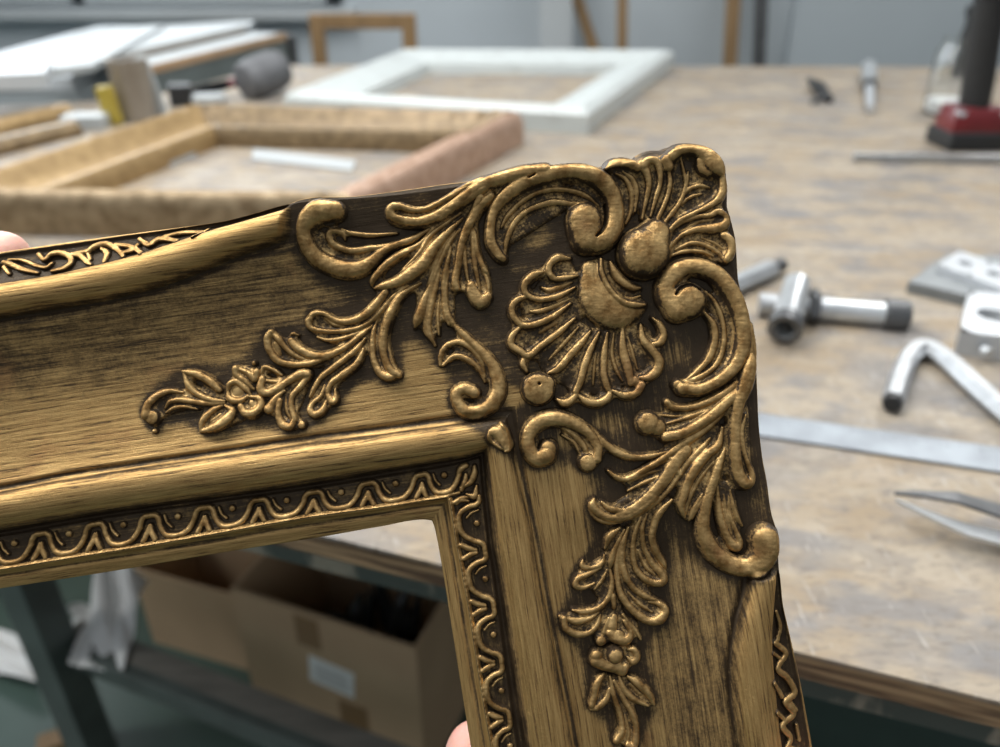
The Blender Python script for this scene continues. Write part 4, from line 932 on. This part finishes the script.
# long bolt
a = P(757, 314)+Vector((0, 0, .013)); b = P(906, 327)+Vector((0, 0, .013)); d = (b-a).normalized(); Lb = (b-a).length
e = empty('steel_bolt', (a+b)/2-Vector((0, 0, .013)), 'long round steel bolt with a dark collar and a knurled dark head', 'bolt')
MB().tube([a, a+d*Lb*.30], .0125, 28).build('threaded_end', M_steel2, e, smooth=40)
MB().tube([a+d*Lb*.33, a+d*Lb*.40], .0215, 6).build('hex_collar', M_dark, e, bevel=.0015)
MB().tube([a+d*Lb*.28, a+d*Lb*.86], .0125, 28).build('shank', M_steel, e, smooth=40)
kn = MB().lathe(a+d*Lb*.83, d, [(0, .0145), (.002, .0165), (Lb*.15, .0165), (Lb*.165, .0145)], 48); kn.build('knurled_head', M_dark, e, smooth=30)
# sleeve lying across
a = P(781, 347)+Vector((0, 0, .020)); b = P(791, 314)+Vector((0, 0, .036)); d = (b-a).normalized(); Ls = (b-a).length
e = empty('socket_sleeve', P(784, 330), 'hollow steel socket sleeve lying across the long bolt, open end forward', 'socket')
MB().lathe(a, d, [(0, .0115), (0, .0155), (.012, .0165), (.016, .0150), (Ls, .0140), (Ls, .002), (.03, .002), (.03, .0105), (0, .0105)][1:], 36, ring=True).build('sleeve_body', M_steel, e, smooth=40)
MB().lathe(a-d*.001, d, [(.028, .0103), (.029, .0103)], 24).build('bore', M_black, e)
MB().lathe(a-d*.0008, d, [(0, .0108), (0, .0168), (.014, .0171), (.014, .0108)], 36, ring=True).build('dark_rim', M_dark, e, smooth=40)
# flat plate with milled block on it
def plate(name, quad, z0, th, m, parent=None, bevel=.0015):
    q = [P(u, v, z0) for u, v in quad]
    return MB().hexa(q+[p+Vector((0, 0, th)) for p in q]).build(name, m, parent, bevel=bevel)
o = plate('steel_plate', [(905, 292), (1030, 322), (1060, 268), (944, 264)], TOP, .014, mat('dull_grey_steel', (.25,.27,.28), .45, .5, var=.2, scale=30)); tag(o, 'flat grey steel plate lying on the bench at the right edge', 'steel plate')
def drilled(name, quad, z0, th, holes, m, label, cat):
    q = [P(u, v, z0) for u, v in quad]; c = sum(q, Vector())/4; e = empty(name, c, label, cat)
    bmh = MB(); ux = (q[1]-q[0]); uy = (q[3]-q[0]); n = 24
    # top and bottom faces with holes made of rings in a bordered grid
    cells = sorted(holes); xs = [0]+[(a[0]+b[0])/2 for a, b in zip(cells, cells[1:])]+[1]
    W = q
    def pt(s, t, z): 
        p = (W[0]*(1-s)+W[1]*s)*(1-t)+(W[3]*(1-s)+W[2]*s)*t; return Vector((p.x, p.y, z))
    for k, (hx_, hy_, r) in enumerate(cells):
        x0, x1 = xs[k], xs[k+1]; cen = pt(hx_, hy_, 0); rin = []; rout = []
        for i in range(n):
            an = 2*PI*i/n+PI/4*0; c_, s_ = math.cos(an), math.sin(an)
            rin.append(cen+Vector((c_*r, s_*r, 0)))
            # matching point on the cell border, along the same direction in cell coordinates
            m_ = Matrix(((ux.x, uy.x), (ux.y, uy.y))).inverted() @ Vector((c_, s_)); tx_ = []
            if m_.x > 1e-9: tx_.append((x1-hx_)/m_.x)
            if m_.x < -1e-9: tx_.append((x0-hx_)/m_.x)
            if m_.y > 1e-9: tx_.append((1-hy_)/m_.y)
            if m_.y < -1e-9: tx_.append((0-hy_)/m_.y)
            t_ = min(tx_); rout.append(pt(hx_+m_.x*t_, hy_+m_.y*t_, 0))
        def ring(L, z): return [bmh.bm.verts.new((p.x, p.y, z)) for p in L]
        a1, b1, a0, b0 = ring(rin, z0+th), ring(rout, z0+th), ring(rin, z0), ring(rout, z0)
        for i in range(n):
            j = (i+1) % n
            for A_, B_ in ((a1, b1), (b0, a0), (a0, a1)): bmh.bm.faces.new((A_[i], A_[j], B_[j], B_[i]))
    f = [pt(0, 0, 0), pt(1, 0, 0), pt(1, 1, 0), pt(0, 1, 0)]
    for i in range(4):
        a_, b_ = f[i], f[(i+1) % 4]; v = [bmh.bm.verts.new((p.x, p.y, z)) for p, z in ((a_, z0), (b_, z0), (b_, z0+th), (a_, z0+th))]; bmh.bm.faces.new(v)
    bmh.build('block_body', m, e)
    return e
e = drilled('drilled_strip', [(936, 270), (1060, 318), (1075, 298), (958, 256)], TOP+.014, .008, [(.15, .5, .008), (.40, .5, .008), (.75, .5, .008)], M_bright, 'bright aluminium strip with holes, lying on the grey steel plate', 'metal strip')
e = drilled('drilled_block', [(953, 354), (1040, 366), (1040, 318), (962, 312)], TOP, .026, [(.34, .45, .0150)], M_bright, 'bright metal block with a large round hole, beside the hooked bar', 'metal block')
b_ = P(974, 350, TOP); MB().lathe(Vector((b_.x-.004, P(974, 362, TOP).y-.002, TOP+.012)), (0.13, -1, 0), [(-.006, .005), (.0025, .005), (.003, .003)], 20).build('screw', M_steel, e, smooth=40)
# hooked bar (big hex key)
r = .0095
def spl(L_):
    a = np.array([tuple(p) for p in L_]); q_ = np.vstack([2*a[0]-a[1], a, 2*a[-1]-a[-2]]); o_ = []
    for i in range(1, len(q_)-2):
        for t in np.linspace(0, 1, 5, endpoint=False):
            p0, p1, p2, p3 = q_[i-1:i+3]; o_.append(Vector(.5*(2*p1+(p2-p0)*t+(2*p0-5*p1+4*p2-p3)*t*t+(3*p1-p0-3*p2+p3)*t**3)))
    return o_+[Vector(a[-1])]
def hk(u, v, z): return P(u, v, TOP+z)
pth = spl([hk(893, 400, .010), hk(899, 380, .010), hk(905, 364, .010), hk(912, 353, .010), hk(922, 348, .010), hk(934, 351, .010), hk(950, 363, .010), hk(975, 386, .010), hk(1000, 408, .010), hk(1060, 460, .010)])
e = empty('hex_key', hk(930, 380, 0), 'large bent steel hex key at the right edge, its short arm pointing forward', 'hex key')
MB().tube(pth, r, 6).build('bar', M_steel2, e, bevel=0)
d = (pth[0]-pth[1]).normalized(); MB().tube([pth[0], pth[0]+d*.008], r*.86, 6).build('dark_tip', M_black, e)
# steel ruler
q = [P(700, 428), P(1080, 486), P(1080, 461), P(700, 407)]
e = empty('steel_ruler', sum(q, Vector())/4, 'wide steel ruler lying across the bench beside the frame', 'ruler')
MB().hexa(q+[p+Vector((0, 0, .003)) for p in q]).build('blade', mat('worn_ruler_steel', (.33,.365,.40), .5, .25, var=.3, scale=25), e, bevel=.0006)
tk = MB()
for i in range(60):
    t = i/60; A = q[3].lerp(q[2], t); n = (q[0]-q[3]).normalized(); d = (q[2]-q[3]).normalized(); Lk = .006 if i % 5 else .011
    tk.box(A+n*(Lk/2+.001)+Vector((0, 0, .0032)), (.0004, Lk, .0003), math.atan2(d.y, d.x))
tk.build('graduation_marks', M_dark, e)
# tweezers
tp = P(895, 497, TOP+.020); bk0 = P(1075, 548, TOP+.012)
e = empty('tweezers', P(960, 525), 'steel tweezers with dark pointed tips at the right edge of the bench', 'tweezers')
for s, zz in ((1, .008), (-1, -.004)):
    a = tp+Vector((0, .002*s, zz*.3)); mid1 = tp.lerp(bk0, .38)+Vector((0, .010*s, zz)); mid2 = tp.lerp(bk0, .7)+Vector((0, .007*s, zz)); 
    mb = MB(); L_ = [a, a.lerp(mid1, .5)+Vector((0, .001*s, 0)), mid1, mid2, bk0]; W_ = [.0010, .0030, .0060, .0075, .008]; d = (bk0-tp).normalized(); sd = Vector((-d.y, d.x, 0)); rg = []
    for p, w_ in zip(L_, W_): rg.append([mb.bm.verts.new(p+sd*(w_*x)+Vector((0, 0, .0013*y))) for x, y in ((-1,-1),(1,-1),(1,1),(-1,1))])
    for r0, r1 in zip(rg, rg[1:]):
        for k in range(4): mb.bm.faces.new((r0[k], r0[(k+1) % 4], r1[(k+1) % 4], r1[k]))
    mb.bm.faces.new(rg[0][::-1]); mb.bm.faces.new(rg[-1]); mb.build('arm', M_dark if s > 0 else M_steel, e, bevel=0)
# rod beside the red tool
a, b = P(852, 161)+Vector((0, 0, .008)), P(1075, 164)+Vector((0, 0, .008))
o = MB().tube([a, b], .0085, 4, sq=True).build('steel_rod', M_steel2, bevel=.001); tag(o, 'straight grey steel bar in front of the red-based clamp tool', 'bar')
# red based tool
g = P(966, 148); e = empty('clamp_tool', g, 'upright tool with dark red body, thick black grip and black base', 'clamp tool')
MB().box(g+Vector((.016, .02, .016)), (.130, .09, .032), .05).build('base', M_black, e, bevel=.006)
MB().hexa([g+Vector(v) for v in ((-.046,-.018,.030),(.060,-.018,.030),(.060,.058,.030),(-.046,.058,.030),(-.040,-.010,.074),(.052,-.010,.074),(.052,.050,.074),(-.040,.050,.074))]).build('red_body', M_red, e, bevel=.008, smooth=40)
MB().tube([g+Vector((.004, .02, .070)), g+Vector((-.002, .02, .12)), g+Vector((-.010, .018, .17)), g+Vector((-.022, .018, .262))], [.026, .027, .026, .027], 28).build('grip', M_black, e, smooth=40)
MB().tube([g+Vector((-.022, .018, .262)), g+Vector((-.023, .018, .274))], .034, 28).build('white_collar', M_white, e, smooth=40)
MB().tube([g+Vector((-.023, .018, .274)), g+Vector((-.024, .018, .34))], [.036, .038], 28).build('wooden_head', M_tan, e, smooth=40)
for s in (-1, 1): MB().lathe(g+Vector((.008+s*.038, -.004, .066)), (0, -.6, 1), [(-.01, .010), (0, .011), (.005, .009)], 24).build('screw_knob', M_lgrey, e, smooth=40)
# jar and small bottle behind it
g = P(946, 113); e = empty('glass_jar', g, 'clear glass jar standing behind the black grip', 'jar')
MB().lathe(g, (0, 0, 1), [(0, .045), (.004, .050), (.125, .050), (.140, .040), (.152, .040), (.152, .037), (.138, .037), (.122, .047), (.006, .047), (.006, .0)], 40).build('jar_glass', M_glass, e, smooth=40)
MB().lathe(g+Vector((0, 0, .007)), (0, 0, 1), [(0, .045), (.022, .045), (.026, .02)], 32).build('jar_contents', M_paper, e, smooth=40)
g = P(955, 78); o = MB().lathe(g, (0, 0, 1), [(0, .018), (.10, .018), (.12, .011), (.15, .011), (.15, .017), (.175, .017)], 28).build('dark_bottle', M_black, smooth=40); tag(o, 'small dark bottle behind the glass jar', 'bottle')
# pen-like screwdriver and clip
a, b = P(869, 114)+Vector((0, 0, .012)), P(867, 76)+Vector((0, 0, .022)); e = empty('screwdriver', (a+b)/2-Vector((0, 0, .01)), 'short silver screwdriver pointing forward, far on the bench', 'screwdriver')
m1 = a.lerp(b, .45); m2 = a.lerp(b, .55)
MB().tube([a, m1], [.009, .011], 20).build('silver_shaft', M_bright, e, smooth=40); MB().tube([m1, m2], .015, 20).build('dark_band', M_black, e, smooth=40); MB().tube([m2, b], [.017, .020], 20).build('handle', M_steel, e, smooth=40)
e = empty('spring_clip', P(818, 100), 'small dark spring clip lying far on the bench', 'clip')
a, b = P(807, 88)+Vector((0, 0, .02)), P(830, 103)+Vector((0, 0, .006))
MB().tube([a, a.lerp(b, .5)+Vector((0, 0, .004)), b], [.006, .016, .008], 10).build('jaw', M_black, e, smooth=40)
MB().tube([P(812, 104)+Vector((0, 0, .005)), P(826, 100)+Vector((0, 0, .010))], .006, 10).build('lever', M_dark, e, smooth=40)
# dent and knot on the near corner of the bench top are part of its wear

# ================================================================== THE HANDS THAT HOLD THE FRAME
MW = frame.matrix_basis if False else Matrix.Translation(frame.location) @ cam.rotation_euler.to_matrix().to_4x4()
def FW(u, v, h):                                   # a traced point at depth h, in the room
    q_ = up_((u, v), h); return MW @ Vector(((q_[0]-OX)*Q, -(q_[1]-OY)*Q, h*Q))
def hand(chains, label, name='hand'):
    """chains: first is forearm/wrist/palm, the others are fingers rooted in palm vertices"""
    bmh = bmesh.new(); lay = bmh.verts.layers.skin.verify(); V = []
    def add(p, r, root=False):
        v = bmh.verts.new(p); v[lay].radius = (r, r*.9); v[lay].use_root = root; V.append(v); return v
    pal = [add(p, r, i == 2) for i, (p, r) in enumerate(chains[0])]
    for a, b in zip(pal, pal[1:]): bmh.edges.new((a, b))
    tips = []
    for root, ch in chains[1:]:
        prev = pal[root]
        for p, r in ch:
            v = add(p, r); bmh.edges.new((prev, v)); prev = v
        tips.append((ch[-1][0], ch[-2][0], ch[-1][1]))
    me = bpy.data.meshes.new(name); bmh.to_mesh(me); bmh.free(); o = link(name, me, M_skin)
    sk = o.modifiers.new('skin', 'SKIN'); sk.use_smooth_shade = True
    sb = o.modifiers.new('smooth', 'SUBSURF'); sb.levels = 3; sb.render_levels = 3
    tag(o, label, 'hand'); return o, tips
# left hand: reaches behind the top rail, index fingertip shows above it
L0 = [(FW(-560, 620, -150), .030), (FW(-470, 520, -150), .027), (FW(-380, 430, -145), .034), (FW(-300, 380, -138), .036)]
oL, tips = hand([L0,
  (3, [(FW(-225, 318, -120), .0125), (FW(-140, 286, -114), .0122), (FW(-50, 258, -114), .0140), (FW(28, 262, -110), .0140)]),
  (3, [(FW(-210, 372, -122), .0105), (FW(-130, 345, -110), .0097), (FW(-60, 330, -104), .0088), (FW(-5, 325, -100), .0075)]),
  (3, [(FW(-215, 425, -122), .010), (FW(-150, 415, -110), .0092), (FW(-90, 405, -104), .0084), (FW(-40, 400, -100), .0072)]),
  (2, [(FW(-260, 480, -122), .0085), (FW(-205, 478, -110), .0078), (FW(-160, 470, -104), .0072), (FW(-120, 465, -100), .0062)]),
  (2, [(FW(-400, 350, -110), .013), (FW(-360, 300, -40), .011), (FW(-290, 300, 12), .010), (FW(-235, 305, 22), .0085)])],
  'hand behind the left end of the frame, one pink fingertip showing above its top edge')
# right hand: supports the side rail from behind, one fingertip shows at the opening
R0 = [(FW(1130, 1330, -170), .030), (FW(1010, 1180, -165), .027), (FW(900, 1060, -155), .034), (FW(830, 970, -145), .036)]
oR, tips = hand([R0,
  (3, [(FW(745, 865, -125), .0105), (FW(660, 815, -112), .0097), (FW(570, 782, -112), .0115), (FW(440, 744, -116), .0170)]),
  (3, [(FW(730, 915, -125), .0105), (FW(655, 872, -112), .0098), (FW(575, 842, -104), .0090), (FW(510, 826, -100), .0078)]),
  (3, [(FW(735, 965, -125), .010), (FW(670, 935, -112), .0092), (FW(600, 905, -104), .0084), (FW(545, 892, -100), .0072)]),
  (2, [(FW(780, 1025, -125), .0085), (FW(715, 1000, -112), .0078), (FW(655, 975, -104), .0072), (FW(612, 965, -100), .0062)]),
  (2, [(FW(960, 960, -120), .013), (FW(930, 860, -50), .011), (FW(865, 815, 6), .010), (FW(810, 795, 18), .0085)])],
  'hand behind the lower side rail, one fingertip showing at the inner opening')

GROUPS = dict(cardboard_box='cardboard boxes under the workbench', crumpled_paper='crumpled papers by the bench leg', moulding_length='lengths of frame moulding',
              white_board='white strips inside the lying gold frame', wooden_board='wooden boards leaning on the back wall', white_sheet='white sheets on the far cabinet',
              white_box='white boxes on the bench', hand='hands holding the frame')
for o in list(col.objects):
    if o.parent is None and o.name.split('.')[0] in GROUPS: o['group'] = GROUPS[o.name.split('.')[0]]
# ================================================================== LIGHT
def area(name, loc, target, size, sy, power, colr=(1, 1, 1)):
    l = bpy.data.lights.new(name, 'AREA'); l.shape = 'RECTANGLE'; l.size = size; l.size_y = sy; l.energy = power; l.color = colr
    o = bpy.data.objects.new(name, l); col.objects.link(o); o.location = loc
    o.rotation_euler = (Vector(target)-Vector(loc)).to_track_quat('-Z', 'Y').to_euler(); return o
area('daylight_window', (-1.5, 3.25, 2.1), (0, .6, 1.2), 1.9, .9, 30, (.90, .96, 1))
area('added_overhead', (-.35, 1.25, 2.9), (-.1, .6, .9), .35, 2.4, 40, (1, .98, .95))  # unseen lamps added overhead for top light and highlights on the metal
area('added_overhead', (1.4, 2.0, 2.9), (.9, 1.0, .9), .35, 2.4, 30, (1, .98, .95))
area('added_overhead', (-1.7, .5, 2.9), (-.5, .4, 1.0), .35, 2.4, 44, (1, .98, .95))  # added on the left, stronger, to model the side rail's bead
W = bpy.data.worlds.new('world'); sc.world = W; W.use_nodes = True
bg = W.node_tree.nodes['Background']; bg.inputs[1].default_value = .50
wn = W.node_tree.nodes; wl = W.node_tree.links; tcw = wn.new('ShaderNodeTexCoord'); sx_ = wn.new('ShaderNodeSeparateXYZ'); wl.new(tcw.outputs['Generated'], sx_.inputs[0])
rw = wn.new('ShaderNodeValToRGB'); mr = wn.new('ShaderNodeMapRange'); mr.inputs[1].default_value = -1; wl.new(sx_.outputs['Z'], mr.inputs[0]); wl.new(mr.outputs[0], rw.inputs[0])
el = rw.color_ramp.elements; el[0].position = .30; el[0].color = (.13, .135, .13, 1); el[1].position = .85; el[1].color = (.85, .92, 1, 1)
k_ = el.new(.52); k_.color = (.24, .23, .215, 1)
wl.new(rw.outputs[0], bg.inputs[0])
